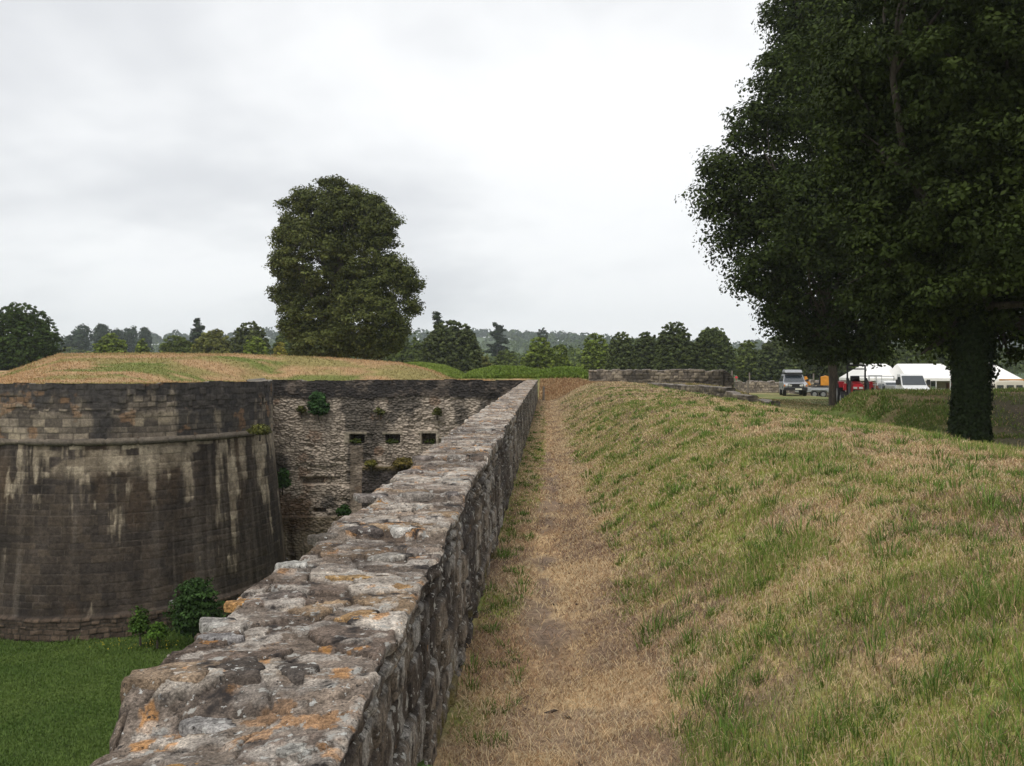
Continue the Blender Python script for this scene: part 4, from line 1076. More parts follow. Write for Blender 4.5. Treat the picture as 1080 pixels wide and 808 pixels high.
blades('grass_tufts', 'stronger green tufts scattered over the dry bank', x, y, z, L, np.maximum(.0034, y*.0010), .2+.75*rng.rand(n), c, 832, azim=az)
# thatch on wall foot and moat lawn
rng = np.random.RandomState(841); n = 150000
yy_ = rng.uniform(17, 30.6, n); xx_ = -.60*yy_+rng.rand(n)*(.60*yy_-1.2)
zz_ = MZ+.12*(fbm(xx_*.4, yy_*.4, seed=81)-.5)
pt = fbm(xx_*.9, yy_*.9, seed=842)[:, None]
c = (np.array((.065, .125, .02))*(1-pt)+np.array((.13, .19, .04))*pt)*(.7+.6*rng.rand(n))[:, None]
tall = sst(28.6, 29.6, yy_)*sst(.45, .6, fbm(xx_*1.3, yy_*0, seed=844))
blades('moat_grass', 'short lush green lawn on the moat floor', xx_, yy_, zz_, (.04+.05*rng.rand(n))*(1+4*tall*rng.rand(n)), np.full(n, .022), .2+.8*rng.rand(n), c, 843)
# yellow flowers at the foot of the bastion
n = 90; rng = np.random.RandomState(845); xf_ = rng.uniform(px(100, 28.8), px(190, 28.8), n); yf_ = rng.uniform(28.2, 29.2, n)
blades('wildflowers', 'sprinkle of tiny yellow wildflowers at the bastion foot', xf_, yf_, np.full(n, MZ+.12)+.1*rng.rand(n), np.full(n, .04), np.full(n, .025), np.full(n, .9), np.tile(np.array((.5, .42, .04)), (n, 1)), 846)
# mound grasses
def far_grass(name, label, n, X0, X1, Y0, Y1, lmin, lmax, w, ca, cb_, seed, cond=None, straw=.0):
    rng = np.random.RandomState(seed); x = rng.uniform(X0, X1, n); y = rng.uniform(Y0, Y1, n)
    if cond is not None: k = cond(x, y, rng); x, y = x[k], y[k]
    n = len(x); z = H(x, y); p = fbm(x*.7, y*.7, seed=seed+1)[:, None]
    c = (np.array(ca)*(1-p)+np.array(cb_)*p)*(.7+.6*rng.rand(n))[:, None]
    if straw > 0: c = np.where((rng.rand(n) < straw)[:, None], STRAW, c)
    blades(name, label, x, y, z-.02, lmin+(lmax-lmin)*rng.rand(n)**2, np.full(n, w), .2+.8*rng.rand(n), c, seed+2)
def gcol(x, y): return wide_cols(x, y)
def mound_cond(x, y, rng): return (y > np.interp(x, [-60, -14.5, -12], [40, 40, 47.0])) & (y > yfront(x)+1.0)
rng = np.random.RandomState(851); n = 110000; x = rng.uniform(-36, -3, n); y = rng.uniform(33, 58, n); k = (y > yfront(x)+.9) & ((x < -14) | (y > 47.1) | ((x < -11) & (y < yback(np.minimum(x, -11.0))-.2))); x, y = x[k], y[k]; n = len(x)
c = wide_cols(x, y)*1.15*(.7+.6*rng.rand(n))[:, None]
blades('mound_grass', 'cut dry grass over the mound above the bastion', x, y, H(x, y)-.02, .06+.12*rng.rand(n)**2, np.full(n, .035), .4+1.0*rng.rand(n), c, 852)
far_grass('fern_cover', 'bright green fern cover on the mounds beyond the walls', 70000, px(425, 66), px(512, 66), 60, 70, .05, .24, .10, (.15, .22, .035), (.25, .31, .06), 855)
far_grass('fern_cover', 'lush green cover on the mound above the end of the path', 90000, px(478, 60), px(622, 60), 56.5, 66, .05, .30, .10, (.125, .20, .03), (.23, .30, .055), 858,
          cond=lambda x, y, r: H(x, y) > 1.02)
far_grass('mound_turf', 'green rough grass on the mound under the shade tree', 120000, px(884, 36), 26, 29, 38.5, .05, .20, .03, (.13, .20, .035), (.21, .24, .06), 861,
          cond=lambda x, y, r: (fbm(x*.9+.6*y, y*1.3, seed=71) < .45+.2*r.rand(len(x))) & (r.rand(len(x)) > .8*sst(13.5, 15.5, x)*(1-sst(34, 35.4, y))), straw=.1)  # turf thinned where the soil is painted dark as tree shade
far_grass('lawn_turf', 'short worn lawn beyond the bank', 80000, 6.5, 26, 22, 60, .03, .09, .035, (.10, .125, .03), (.17, .15, .06), 864, straw=.15)
far_grass('crop', 'bright green crop strip behind the far rubble wall', 16000, px(770, 112), px(845, 112), 106, 116, .6, 1.3, .2, (.10, .19, .03), (.16, .25, .05), 867)
# bits of wood and cones on the walk
rng = np.random.RandomState(871); V, F = [], []; off = 0
for i in range(46):
    y0_ = math.exp(rng.uniform(math.log(1.8), math.log(14))); x0_ = rng.uniform(-.38, .35); z0_ = float(Hd(np.array(x0_), np.array(y0_)))
    a = rng.rand()*6.28; l_ = rng.uniform(.012, .04); w_0 = rng.uniform(.006, .012)
    pts_ = np.array([(x0_+math.cos(a)*l_*t_, y0_+math.sin(a)*l_*t_, z0_+w_0*.6+.004*math.sin(3*t_)) for t_ in (-1, -.5, 0, .5, 1)])
    v, f = tube_mesh([(pts_, [w_0*.3, w_0, w_0*.8, w_0*.7, w_0*.2])], 6, i); V.append(v); F.append(f+off); off += len(v)
set_props(np_mesh('litter', np.vstack(V), np.vstack(F), plain('twig', (.06, .045, .035), .9)), 'small dark twigs and crumbs strewn on the path', 'litter', kind='stuff')

far_grass('scrub', 'rust brown dry scrub at the end of the path', 26000, -.4, 3.6, 47, 57, .05, .22, .05, (.30, .16, .08), (.36, .24, .12), 881, straw=.25)
far_grass('worn_turf', 'trampled yellowish turf around the ruined walls', 40000, 2.4, 14, 47.5, 75, .04, .12, .05, (.30, .22, .10), (.16, .18, .05), 884, straw=.2)
# ------------------------------------------------------------------ hard objects
M_silver = plain('silver_paint', (.38, .39, .40), .35, .5, var=.08, scale=2); M_white = plain('white_paint', (.72, .72, .71), .4, var=.06, scale=2)
M_red = plain('red_paint', (.50, .02, .03), .4, var=.12, scale=4); M_orange = plain('orange_paint', (.62, .25, .02), .45, var=.12, scale=4)
M_glass = plain('dark_glass', (.03, .038, .045), .08, 0, 1.0, var=.1); M_tyre = plain('tyre', (.022, .022, .023), .85, var=.2); M_rim = plain('rim_metal', (.35, .35, .36), .4, .7)
M_black = plain('black_plastic', (.02, .02, .021), .6); M_steel = plain('galvanised_steel', (.45, .46, .47), .45, .5, scale=8); M_canvas = plain('marquee_canvas', (.86, .84, .80), .8, var=.05, scale=.5)
M_lamp = plain('lamp_glass', (.75, .75, .72), .15, 0, .8); M_cream = plain('cream_paint', (.60, .55, .45), .5, var=.06, scale=2); M_wood = plain('weathered_wood', (.20, .17, .14), .9, var=.3, scale=14)
M_beige = plain('beige_canvas', (.50, .44, .34), .85); M_plate = plain('number_plate', (.75, .74, .62), .5, var=.03); M_brown = plain('brown_timber', (.16, .07, .045), .85, var=.3)
M_dark = plain('dark_recess', (.035, .032, .03), .9); M_orl = plain('amber_plastic', (.7, .22, .03), .4)

def poly_part(name, parent, mat, prims, bevel=.02):
    """prims: ('box', x0,x1,y0,y1,z0,z1[,taper_x,taper_y]) / ('cyl', (a),(b),r) / ('prism', profile yz, x0, x1[, inset_top]) / ('hex', 8 points)"""
    bm = bmesh.new()
    for p in prims:
        k = p[0]
        if k == 'box':
            x0, x1, y0, y1, z0, z1 = p[1:7]; tx = p[7] if len(p) > 7 else 0; ty = p[8] if len(p) > 8 else tx
            P = [(x0, y0, z0), (x1, y0, z0), (x1, y1, z0), (x0, y1, z0), (x0+tx, y0+ty, z1), (x1-tx, y0+ty, z1), (x1-tx, y1-ty, z1), (x0+tx, y1-ty, z1)]
            k = 'hex'; p = ('hex', P)
        if k == 'hex':
            v = [bm.verts.new(q) for q in p[1]]
            for f in ((0, 3, 2, 1), (4, 5, 6, 7), (0, 1, 5, 4), (1, 2, 6, 5), (2, 3, 7, 6), (3, 0, 4, 7)): bm.faces.new([v[i] for i in f])
        elif k == 'prism':
            pr, x0, x1 = p[1:4]; ins = p[4] if len(p) > 4 else [0]*len(pr)
            a = [bm.verts.new((x0+i_, y, z)) for (y, z), i_ in zip(pr, ins)]; b = [bm.verts.new((x1-i_, y, z)) for (y, z), i_ in zip(pr, ins)]
            bm.faces.new(a[::-1]); bm.faces.new(b)
            n = len(pr)
            for i in range(n): bm.faces.new((a[i], a[(i+1) % n], b[(i+1) % n], b[i]))
        elif k == 'cyl':
            a, b, r0 = Vector(p[1]), Vector(p[2]), p[3]; r1 = p[4] if len(p) > 4 else r0; n = 20 if r0 > .15 else 8
            d = (b-a).normalized(); u = d.orthogonal().normalized(); w = d.cross(u)
            A = [bm.verts.new(a+(u*math.cos(2*math.pi*i/n)+w*math.sin(2*math.pi*i/n))*r0) for i in range(n)]
            Bv = [bm.verts.new(b+(u*math.cos(2*math.pi*i/n)+w*math.sin(2*math.pi*i/n))*r1) for i in range(n)]
            bm.faces.new(A[::-1]); bm.faces.new(Bv)
            for i in range(n): bm.faces.new((A[i], A[(i+1) % n], Bv[(i+1) % n], Bv[i]))
    bmesh.ops.recalc_face_normals(bm, faces=bm.faces)
    if bevel > 0: bmesh.ops.bevel(bm, geom=list(bm.edges), offset=bevel, segments=2, affect='EDGES', profile=.5, clamp_overlap=True)
    me = bpy.data.meshes.new(name); bm.to_mesh(me); bm.free(); me.materials.append(mat)
    for f in me.polygons: f.use_smooth = False
    o = bpy.data.objects.new(name, me); COL.objects.link(o)
    if parent is not None: o.parent = parent
    return o

def wheel(parent, x, y, r, w, side):
    t = poly_part('wheel', parent, M_tyre, [('cyl', (x-w/2, y, r), (x+w/2, y, r), r)], bevel=.03)
    xo = x+side*(w/2+.003)
    poly_part('rim', t, M_rim, [('cyl', (xo-.02, y, r), (xo+.012, y, r), r*.6)], bevel=.008)
    return t

# silver off-road car, facing the walk
X0, Y0 = px(840.5, 77), 78.3; g = float(H(X0, Y0))
car = empty('offroad_car', (X0, Y0, g), math.radians(-9), 'silver grey offroad car with a roof box, parked facing the camera on the lawn', 'car')
poly_part('body', car, M_silver, [('prism', [(-2.3, .55), (-2.32, .95), (-2.2, 1.05), (-1.15, 1.16), (-1.05, 1.10), (2.25, 1.10), (2.3, .55), (1.8, .50), (1.7, .8), (1.1, .8), (1.0, .48), (-1.0, .48), (-1.1, .8), (-1.75, .8), (-1.85, .5)], -.93, .93)], .03)
cab_ = poly_part('cabin', car, M_silver, [('prism', [(-1.15, 1.10), (-.55, 1.66), (-.4, 1.74), (2.0, 1.74), (2.22, 1.10)], -.88, .88, [0, .12, .16, .16, 0])], .02)
poly_part('windscreen', car, M_glass, [('hex', [(-.80, -1.135, 1.17), (.80, -1.135, 1.17), (.70, -.60, 1.65), (-.70, -.60, 1.65), (-.80, -1.16, 1.18), (.80, -1.16, 1.18), (.70, -.625, 1.66), (-.70, -.625, 1.66)])], 0)
for s in (-1, 1):
    for y0_, y1_ in ((-.75, .25), (.35, 1.2), (1.3, 1.95)):
        poly_part('side_window', car, M_glass, [('hex', [(s*.885, y0_, 1.2), (s*.885, y1_, 1.2), (s*.78, y1_, 1.62), (s*.78, y0_+.25, 1.62), (s*.90, y0_, 1.2), (s*.90, y1_, 1.2), (s*.795, y1_, 1.62), (s*.795, y0_+.25, 1.62)])], 0)
    h = poly_part('headlight', car, M_lamp, [('box', s*.62-.17, s*.62+.17, -2.36, -2.3, .78, .95)], .02)
    poly_part('indicator', h, M_orl, [('box', s*.86-.05, s*.86+.05, -2.345, -2.28, .78, .93)], .01)
    poly_part('fog_lamp', car, M_lamp, [('cyl', (s*.38, -2.46, .86), (s*.38, -2.38, .86), .09)], .01)
    m_ = poly_part('mirror', car, M_black, [('box', s*1.07-.1, s*1.07+.1, -1.0, -.9, 1.16, 1.36), ('box', s*.95-.06, s*.95+.06, -.97, -.93, 1.2, 1.25)], .02)
    wheel(car, s*.80, -1.42, .40, .27, s); wheel(car, s*.80, 1.40, .40, .27, s)
poly_part('grille', car, M_black, [('box', -.42, .42, -2.35, -2.3, .74, .95)], .01)
poly_part('bumper', car, M_black, [('box', -.92, .92, -2.48, -2.3, .46, .70), ('cyl', (-.6, -2.5, .70), (-.6, -2.5, .98), .03), ('cyl', (.6, -2.5, .70), (.6, -2.5, .98), .03), ('cyl', (-.6, -2.5, .98), (.6, -2.5, .98), .03)], .01)
poly_part('number_plate', car, M_plate, [('box', -.05, .47, -2.50, -2.485, .52, .63)], 0)
poly_part('roof_rack', car, M_black, [('box', -.72, .72, -.45, 1.7, 1.76, 1.86)], .02)
poly_part('roof_box', car, M_silver, [('prism', [(-.75, 1.9), (-.5, 2.10), (1.5, 2.12), (1.7, 2.0), (1.7, 1.88)], -.70, .70, [0, .04, .04, 0, 0])], .02)
poly_part('roof_lamps', car, M_black, [('box', -.62, .62, -.86, -.74, 1.74, 1.86)], .02)

# trailer with a small orange digger
X0, Y0 = px(867, 85), 86.0; g = float(H(X0, Y0))
tr = empty('flat_trailer', (X0, Y0, g), math.radians(90-14), 'galvanised twin axle trailer behind the silver car carrying the orange digger', 'trailer')
poly_part('bed', tr, M_steel, [('box', -.95, .95, -1.3, 2.1, .52, .64), ('box', -.06, .06, -2.6, 2.0, .42, .52)], .01)
for s in (-1, 1):
    poly_part('side_rail', tr, M_steel, [('box', s*.95-.02, s*.95+.02, -1.3, 2.1, .64, .90)], .01)
    for y in (-.35, .40):
        wheel(tr, s*1.06, y, .31, .2, s)
    poly_part('mudguard', tr, M_steel, [('prism', [(-.75, .55), (-.65, .72), (.70, .72), (.80, .55), (.75, .52), (.66, .68), (-.6, .68), (-.70, .52)], s*1.08-.12, s*1.08+.12)], 0)
poly_part('drawbar', tr, M_steel, [('cyl', (-.8, -1.3, .48), (0, -2.7, .48), .04), ('cyl', (.8, -1.3, .48), (0, -2.7, .48), .04), ('box', -.06, .06, -2.95, -2.65, .46, .56)], 0)
dg = empty('mini_digger', (X0+.1, Y0, g+.65), math.radians(90-14), 'orange tracked mini digger standing on the galvanised trailer', 'digger')
for s in (-1, 1):
    poly_part('track', dg, M_black, [('prism', [(-.75, .12), (-.62, 0), (.62, 0), (.75, .12), (.75, .26), (.62, .36), (-.62, .36), (-.75, .26)], s*.48-.14, s*.48+.14)], .02)
poly_part('undercarriage', dg, M_black, [('box', -.36, .36, -.45, .45, .14, .34), ('cyl', (0, 0, .34), (0, 0, .46), .3)], .01)
poly_part('engine_cover', dg, M_orange, [('prism', [(-.05, .44), (-.05, 1.22), (-.50, 1.34), (-.92, 1.2), (-.98, .75), (-.80, .44)], -.5, .5, [0, .03, .08, .05, 0, 0])], .03)
poly_part('grille', dg, M_black, [('box', .48, .515, -.75, -.3, .65, 1.0)], .01)
poly_part('seat', dg, M_black, [('box', -.24, .24, .05, .5, .5, .66), ('box', -.24, .24, -.03, .08, .66, 1.15)], .03)
poly_part('roll_frame', dg, M_black, [('cyl', (-.42, .0, .5), (-.42, .0, 1.5), .035), ('cyl', (.42, .0, .5), (.42, .0, 1.5), .035), ('cyl', (-.42, .0, 1.5), (.42, .0, 1.5), .035)], 0)
poly_part('boom', dg, M_orange, [('hex', [(-.1, .75, .45), (.1, .75, .45), (.1, 1.0, .45), (-.1, 1.0, .45), (-.09, 1.15, 1.25), (.09, 1.15, 1.25), (.09, 1.4, 1.25), (-.09, 1.4, 1.25)])], .02)
poly_part('dipper_arm', dg, M_orange, [('hex', [(-.08, 1.1, 1.05), (.08, 1.1, 1.05), (.08, 1.15, 1.28), (-.08, 1.15, 1.28), (-.06, 1.75, .6), (.06, 1.75, .6), (.06, 1.85, .75), (-.06, 1.85, .75)])], .01)
poly_part('bucket', dg, M_black, [('prism', [(1.5, .1), (1.55, .5), (1.9, .6), (1.95, .3), (1.8, .08)], -.2, .2)], .02)
poly_part('dozer_blade', dg, M_orange, [('box', -.6, .6, 1.18, 1.24, .05, 1.0)], .02)

# compact red tractor with loader masts
X0, Y0 = px(904, 46), 46.2; g = float(H(X0, Y0))
t_ = empty('red_tractor', (X0, Y0, g), math.radians(-14), 'red compact tractor with black loader frame and two roof lamps, half behind the mound', 'tractor')
poly_part('bonnet', t_, M_red, [('prism', [(-1.45, .62), (-1.50, 1.0), (-1.38, 1.13), (-.2, 1.24), (-.2, .62)], -.28, .28, [0, .02, .07, .05, 0])], .03)
poly_part('front_grille', t_, M_black, [('box', -.24, .24, -1.53, -1.46, .64, .86)], .01)
for s in (-1, 1):
    poly_part('headlight', t_, M_lamp, [('box', s*.13-.09, s*.13+.09, -1.54, -1.46, .90, .99)], .01)
    wheel(t_, s*.62, -1.05, .38, .30, s); wheel(t_, s*.66, .55, .56, .36, s)
    poly_part('mudguard', t_, M_red, [('prism', [(-.15, .95), (.1, 1.22), (.9, 1.25), (1.15, .95), (1.05, .93), (.85, 1.17), (.15, 1.14), (-.05, .93)], s*.66-.13, s*.66+.13)], .01)
    poly_part('loader_post', t_, M_black, [('box', s*.42-.05, s*.42+.05, -.55, -.38, .45, 1.35)], .02)
    arm = poly_part('loader_arm', t_, M_black, [('hex', [(s*.42-.06, -.6, 1.25), (s*.42+.06, -.6, 1.25), (s*.42+.06, -.45, 1.42), (s*.42-.06, -.45, 1.42), (s*.42-.06, -1.75, 1.05), (s*.42+.06, -1.75, 1.05), (s*.42+.06, -1.7, 1.2), (s*.42-.06, -1.7, 1.2)]),
        ('hex', [(s*.42-.06, -1.75, 1.1), (s*.42+.06, -1.75, 1.1), (s*.42+.06, -1.62, 1.15), (s*.42-.06, -1.62, 1.15), (s*.42-.06, -2.05, .3), (s*.42+.06, -2.05, .3), (s*.42+.06, -1.93, .3), (s*.42-.06, -1.93, .3)])], .015)
    poly_part('roof_lamp', t_, M_lamp, [('box', s*.22-.07, s*.22+.07, -.30, -.22, 2.05, 2.14)], .02)
    poly_part('mast', t_, M_black, [('box', s*.41-.04, s*.41+.04, -.36, -.26, .45, 2.02)], .01)
for s in (-1, 1): poly_part('loader_bracket', t_, M_red, [('box', s*.56-.07, s*.56+.07, -1.0, -.6, .82, 1.15)], .02)
poly_part('roll_bar', t_, M_black, [('cyl', (-.41, -.3, 1.84), (.41, -.3, 1.84), .03), ('cyl', (-.41, -.3, 2.02), (.41, -.3, 2.02), .04)], 0)
poly_part('seat', t_, M_black, [('box', -.22, .22, .15, .6, .95, 1.08), ('box', -.22, .22, .55, .65, 1.08, 1.5)], .03)
poly_part('steering_wheel', t_, M_black, [('cyl', (0, -.05, 1.25), (0, .0, 1.29), .19)], .01)
poly_part('chassis', t_, M_black, [('box', -.2, .2, -1.5, .9, .35, .66)], .01)

def van(name, label, X0, Y0, g, rz, W=1.0, mats=(M_white,)):
    v = empty(name, (X0, Y0, g), rz, label, 'van')
    poly_part('body', v, M_white, [('prism', [(-2.6, .4), (-2.68, .75), (-2.55, 1.12), (-1.80, 1.36), (-1.05, 2.12), (-.75, 2.24), (.1, 2.24), (.1, .4)], -W, W, [0, .03, .05, .05, .14, .18, .18, 0])], .04)
    poly_part('windscreen', v, M_glass, [('hex', [(-.88, -1.79, 1.38), (.88, -1.79, 1.38), (.80, -1.10, 2.08), (-.80, -1.10, 2.08), (-.88, -1.82, 1.39), (.88, -1.82, 1.39), (.80, -1.13, 2.10), (-.80, -1.13, 2.10)])], 0)
    for s in (-1, 1):
        poly_part('side_window', v, M_glass, [('hex', [(s*.955, -1.5, 1.4), (s*.955, -.3, 1.4), (s*.86, -.3, 2.0), (s*.86, -1.0, 2.0), (s*.975, -1.5, 1.4), (s*.975, -.3, 1.4), (s*.88, -.3, 2.0), (s*.88, -1.0, 2.0)])], 0)
        poly_part('headlight', v, M_lamp, [('hex', [(s*.92, -2.58, .85), (s*.55, -2.70, .85), (s*.55, -2.62, 1.08), (s*.92, -2.50, 1.12), (s*.92, -2.5, .85), (s*.55, -2.6, .85), (s*.55, -2.5, 1.08), (s*.92, -2.4, 1.12)])], .01)
        m = poly_part('mirror', v, M_black, [('box', s*1.17-.13, s*1.17+.13, -1.45, -1.33, 1.38, 1.80)], .03)
        wheel(v, s*.88, -1.75, .35, .22, s); wheel(v, s*.88, 1.6, .35, .22, s)
    poly_part('grille', v, M_black, [('box', -.45, .45, -2.71, -2.62, .72, .88)], .01)
    poly_part('bumper', v, M_black, [('box', -.96, .96, -2.76, -2.55, .36, .62)], .03)
    poly_part('number_plate', v, M_plate, [('box', -.26, .26, -2.785, -2.765, .42, .53)], 0)
    poly_part('load_bed', v, M_steel, [('box', -1.0, 1.0, .25, 3.2, .78, .90), ('box', -.4, .4, .1, 3.0, .5, .78), ('box', -1.0, -.96, .25, 3.2, .9, 1.28), ('box', .96, 1.0, .25, 3.2, .9, 1.28), ('box', -1.0, 1.0, 3.16, 3.2, .9, 1.28)], .01)
    return v
X0, Y0 = px(965.5, 74), 75.5; g = pz(427, 75)
g = float(H(X0, Y0))
k_ = van('white_van', 'white dropside van parked facing the camera, seen over the mound beside the ladder rack', X0, Y0, EYE-(394.5-389)*.073-2.24, math.radians(-6))
X0 = px(932, 80)
p_ = van('white_pickup', 'white pickup mostly hidden between red tractor and white van, ladder rack above', px(937, 81), 82, EYE-(402-389)*.079-2.24, math.radians(20), W=.9)
r_ = poly_part('ladder_rack', p_, M_steel, [q for q in [('cyl', (-.9, -.1, .9), (-.9, -.1, 2.62), .035), ('cyl', (.95, -.1, .9), (.95, -.1, 2.62), .035), ('cyl', (-.9, -.1, 2.62), (.95, -.1, 2.62), .035), ('cyl', (-.9, -.1, 2.30), (.95, -.1, 2.30), .025),
    ('cyl', (-.9, 3.1, .9), (-.9, 3.1, 2.62), .035), ('cyl', (.95, 3.1, .9), (.95, 3.1, 2.62), .035), ('cyl', (-.9, 3.1, 2.62), (.95, 3.1, 2.62), .035), ('cyl', (-.9, -.1, 2.62), (-.9, 3.1, 2.62), .03), ('cyl', (.95, -.1, 2.62), (.95, 3.1, 2.62), .03)]], 0)
# crowd barrier and stacked timber behind the tractor
bx0, by0 = px(922, 70), 70.0; gb = pz(412, 70)
lg = empty('timber_stack', (bx0, by0+1, gb-.9), 0, 'stack of brown timber between the red tractor and the white pickup', 'timber stack')
lg_r = random.Random(4)
for r2 in range(4):
    for c2 in range(5-r2):
        xx_ = -.5+c2*.24+r2*.12
        poly_part('log', lg, M_brown, [('cyl', (xx_, -1, .75+r2*.21), (xx_+lg_r.uniform(-.03, .03), 1, .75+r2*.21), .12)], .01)
for s in (-.6, .6): poly_part('bearer', lg, M_wood, [('box', -.7, .7, s-.1, s+.1, 0, .62)], .01)

# low barrier in front of the van
def barrier(label, xa, xb, Y, ytop, ybot):
    b = empty('metal_barrier', (px(xa, Y), Y, pz(ybot, Y)), 0, label, 'barrier', 'steel rail frames behind the mound')
    L = px(xb, Y)-px(xa, Y); h = pz(ytop, Y)-pz(ybot, Y)
    for q in (1, .45): poly_part('rail', b, M_steel, [('cyl', (0, 0, h*q), (L, 0, h*q), .02)], 0)
    for f in (0, .5, 1): poly_part('post', b, M_steel, [('cyl', (L*f, 0, -1.0), (L*f, 0, h), .022)], 0)
barrier('thin steel rail frame left of the white van, behind the tractor', 916, 930, 64, 396, 414)

# marquees
def marquee(name, label, xl, xr, yr_, ye, Y, depth, bays, gable=False, rz=0, hip=.9, grp=None):
    k = Y/1000; g = -1.85
    X_l, X_r = px(xl, Y), px(xr, Y); zr_, ze = pz(yr_, Y), pz(ye, Y); cx = (X_l+X_r)/2; W = (X_r-X_l)
    m = empty(name, (cx, Y, g), rz, label, 'marquee', grp)
    zr_ -= g; ze -= g; h = W/2; d = depth
    V = [(-h, 0, ze), (h, 0, ze), (h, d, ze), (-h, d, ze)]
    if gable: V += [(0, 0, zr_), (0, d, zr_)]; F = [(0, 4, 5, 3), (4, 1, 2, 5), (0, 1, 4), (3, 5, 2)]
    else: V += [(-h+hip, d/2, zr_), (h-hip, d/2, zr_)]; F = [(0, 1, 5, 4), (1, 2, 5), (2, 3, 4, 5), (3, 0, 4)]
    me = bpy.data.meshes.new('roof'); me.from_pydata(V, [], F); me.materials.append(M_canvas)
    o = bpy.data.objects.new('roof', me); COL.objects.link(o); o.parent = m
    md = o.modifiers.new('thick', 'SOLIDIFY'); md.thickness = .03
    poly_part('valance', m, M_canvas, [('box', -h, h, -.03, -.005, ze-.28, ze), ('box', -h-.03, -h-.005, 0, d, ze-.28, ze), ('box', h+.005, h+.03, 0, d, ze-.28, ze)], 0)
    n = bays
    for i in range(n+1):
        for yy_ in (0.05, d-.05):
            poly_part('pole', m, M_white, [('cyl', (-h+.05+(W-.1)*i/n, yy_, 0), (-h+.05+(W-.1)*i/n, yy_, ze), .05)], 0)
    poly_part('back_wall', m, M_beige, [('box', -h+.1, h-.1, d-.12, d-.10, 0, ze-.3)], 0)
    return m
marquee('marquee', 'long white marquee roof seen between the red tractor and the ivy trunk, its left part', 912, 962, 383.5, 399, 104, 9, 4, hip=1.3)
marquee('marquee', 'white marquee roof directly left of the ivy clad trunk, above the white van', 957, 1018, 383.5, 399, 100, 9, 4, hip=.6)
marquee('marquee', 'white pointed marquee right of the ivy clad trunk at the photo edge', 1024, 1079, 377, 400, 98, 9, 3, gable=False, hip=2.2)

# stalls and things under the marquees
for i, (x, w, h, mt, lb) in enumerate([(992, 9, 1.3, M_white, 'white trestle counter under the marquee right of the white van'), (1003, 4, 1.9, M_brown, 'brown upright cabinet under the marquee beside the ivy clad trunk'), (948, 6, 1.1, M_beige, 'beige covered counter under the marquee left of the white van')]):
    X_ = px(x, 101); W2 = w*.101/2
    s_ = empty('counter' if i != 1 else 'cabinet', (X_, 101.5, -1.85), 0, lb, 'counter' if i != 1 else 'cabinet')
    poly_part('top', s_, mt, [('box', -W2-.06, W2+.06, -.4, .4, h, h+.05)], .01)
    poly_part('front_panel', s_, mt, [('box', -W2, W2, -.34, -.30, .05, h-.002)], .01)
    for s in (-1, 1): poly_part('side_panel', s_, mt, [('box', s*(W2-.03)-.02, s*(W2-.03)+.02, -.29, .34, 0, h-.002)], .005)

# camper van at the right
X0, Y0 = px(1061, 74), 75.0
c_ = empty('camper_van', (X0, Y0, EYE-(401.5-389)*.074-2.3), math.radians(90), 'cream camper van seen from the side right of the ivy clad trunk', 'camper van')
poly_part('body', c_, M_cream, [('prism', [(-1.3, .45), (-1.38, .9), (-1.15, 1.25), (-.92, 1.95), (-.6, 2.25), (1.5, 2.3), (1.6, 2.1), (1.6, .45)], -.95, .95, [0, 0, .02, .08, .14, .14, .1, 0])], .05)
for s in (-1, 1):
    for a, b in ((-.65, -.15), (.1, .65), (.85, 1.35)):
        f = poly_part('window', c_, M_glass, [('box', s*.925-.02, s*.925+.02, a, b, 1.45, 1.95)], .01)
    wheel(c_, s*.84, -.85, .32, .2, s); wheel(c_, s*.84, 1.1, .32, .2, s)
poly_part('windscreen', c_, M_glass, [('hex', [(-.8, -1.165, 1.3), (.8, -1.165, 1.3), (.74, -.955, 1.9), (-.74, -.955, 1.9), (-.8, -1.19, 1.3), (.8, -1.19, 1.3), (.74, -.98, 1.9), (-.74, -.98, 1.9)])], 0)
poly_part('bumper', c_, M_black, [('box', -.9, .9, -1.46, -1.34, .4, .6)], .02)
c_.rotation_euler = (0, 0, math.radians(90+180))
# orange machine sliver at the far right, yellow crates
X0 = px(1077, 82)
q_ = empty('orange_skip', (X0, 83, EYE-(400-389)*.083-1.4), 0, 'orange steel skip at the right edge below the pointed marquee', 'skip')
poly_part('tub', q_, M_orange, [('hex', [(-.6, -.8, .1), (1.4, -.8, .1), (1.4, .8, .1), (-.6, .8, .1), (-1.0, -1, 1.4), (1.8, -1, 1.4), (1.8, 1, 1.4), (-1.0, 1, 1.4)])], .03)
poly_part('rim', q_, M_orange, [('box', -1.05, 1.85, -1.05, -.98, 1.3, 1.42)], .01)

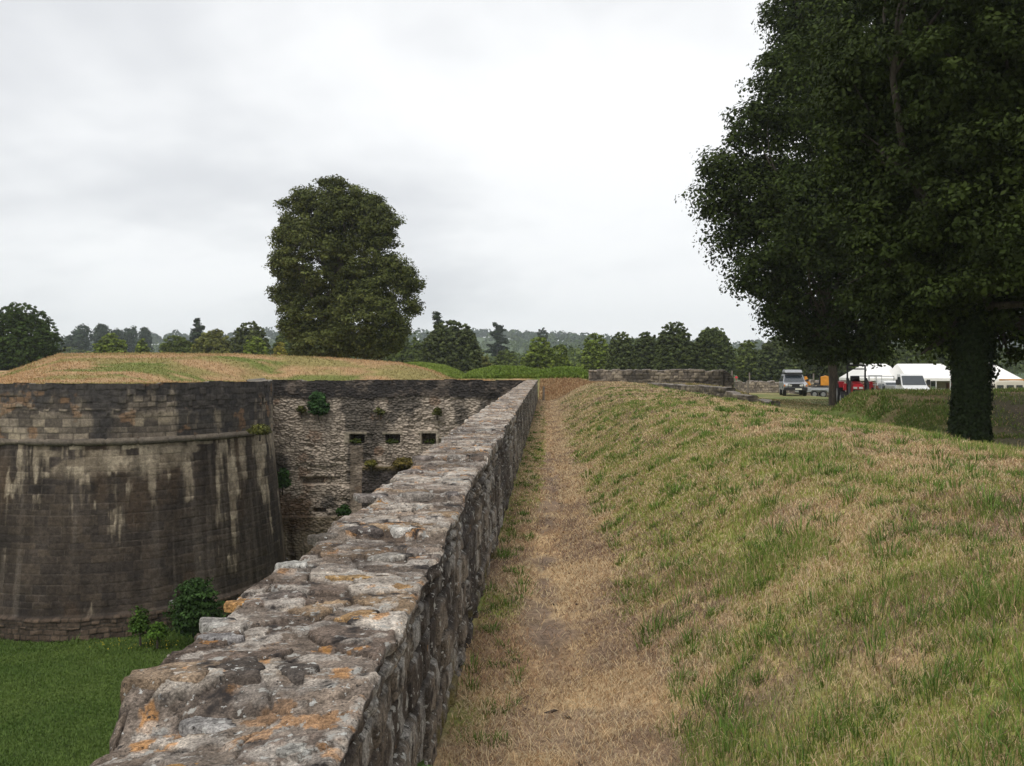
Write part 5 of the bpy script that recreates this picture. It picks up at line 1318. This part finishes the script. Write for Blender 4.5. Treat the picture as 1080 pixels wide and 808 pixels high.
# fence posts
def post(label, x, ytop, ybot, Y, w=.09, mat=M_wood, grp=None, tilt=0):
    o = poly_part('fence_post', None, mat, [('box', -w/2, w/2, -w/2, w/2, -.35, pz(ytop, Y)-pz(ybot, Y), .006)], .008)
    o.location = (px(x, Y), Y, pz(ybot, Y)); o.rotation_euler = (tilt, tilt*.5, .3)
    return set_props(o, label, 'post', grp)
post('grey weathered post at the far end of the dry path beside the parapet', 573.2, 407.5, 423, 46.6, .10, tilt=.02)
for i, (x, yt, yb, Y, lb) in enumerate([(772, 391, 407, 70, 'thin post just right of the ruined wall end'), (780, 402, 408, 68, 'short stake in front of the rubble wall, left one'), (789, 401, 411, 66, 'short stake in front of the rubble wall, right one'),
      (790.5, 393, 401, 98, 'thin distant stake above the rubble wall and crop strip'), (858, 394, 402, 98, 'thin distant stake between car and orange digger')]):
    post(lb, x, yt, yb, Y, .12)
# red bonnet of something beyond the wall
o = poly_part('red_marker', None, M_red, [('box', -.16, .16, -.1, .1, 0, .22, .06), ('cyl', (0, 0, -1.6), (0, 0, 0), .03)], .02); o.location = (px(776.5, 100), 100, pz(399, 100)); set_props(o, 'small red marker in the crop behind the ruined wall', 'marker')

# ------------------------------------------------------------------ haze
me = bpy.data.meshes.new('haze'); bm = bmesh.new()
bmesh.ops.create_cube(bm, size=1.0); bmesh.ops.scale(bm, vec=(5100, 2600, 150), verts=bm.verts); bmesh.ops.translate(bm, vec=(0, 1200, 150/2-9), verts=bm.verts)
bm.to_mesh(me); bm.free()
hm, nt, b = new_mat('haze'); nt.nodes.remove(b)
vp = nt.nodes.new('ShaderNodeVolumePrincipled'); vp.inputs['Color'].default_value = (.86, .92, 1.0, 1); vp.inputs['Density'].default_value = .00024; vp.inputs['Anisotropy'].default_value = .25
nt.links.new(vp.outputs[0], nt.nodes['Material Output'].inputs['Volume'])
me.materials.append(hm)
hz = bpy.data.objects.new('haze', me); COL.objects.link(hz); hz['kind'] = 'stuff'; hz['label'] = 'thin pale haze over the far country'
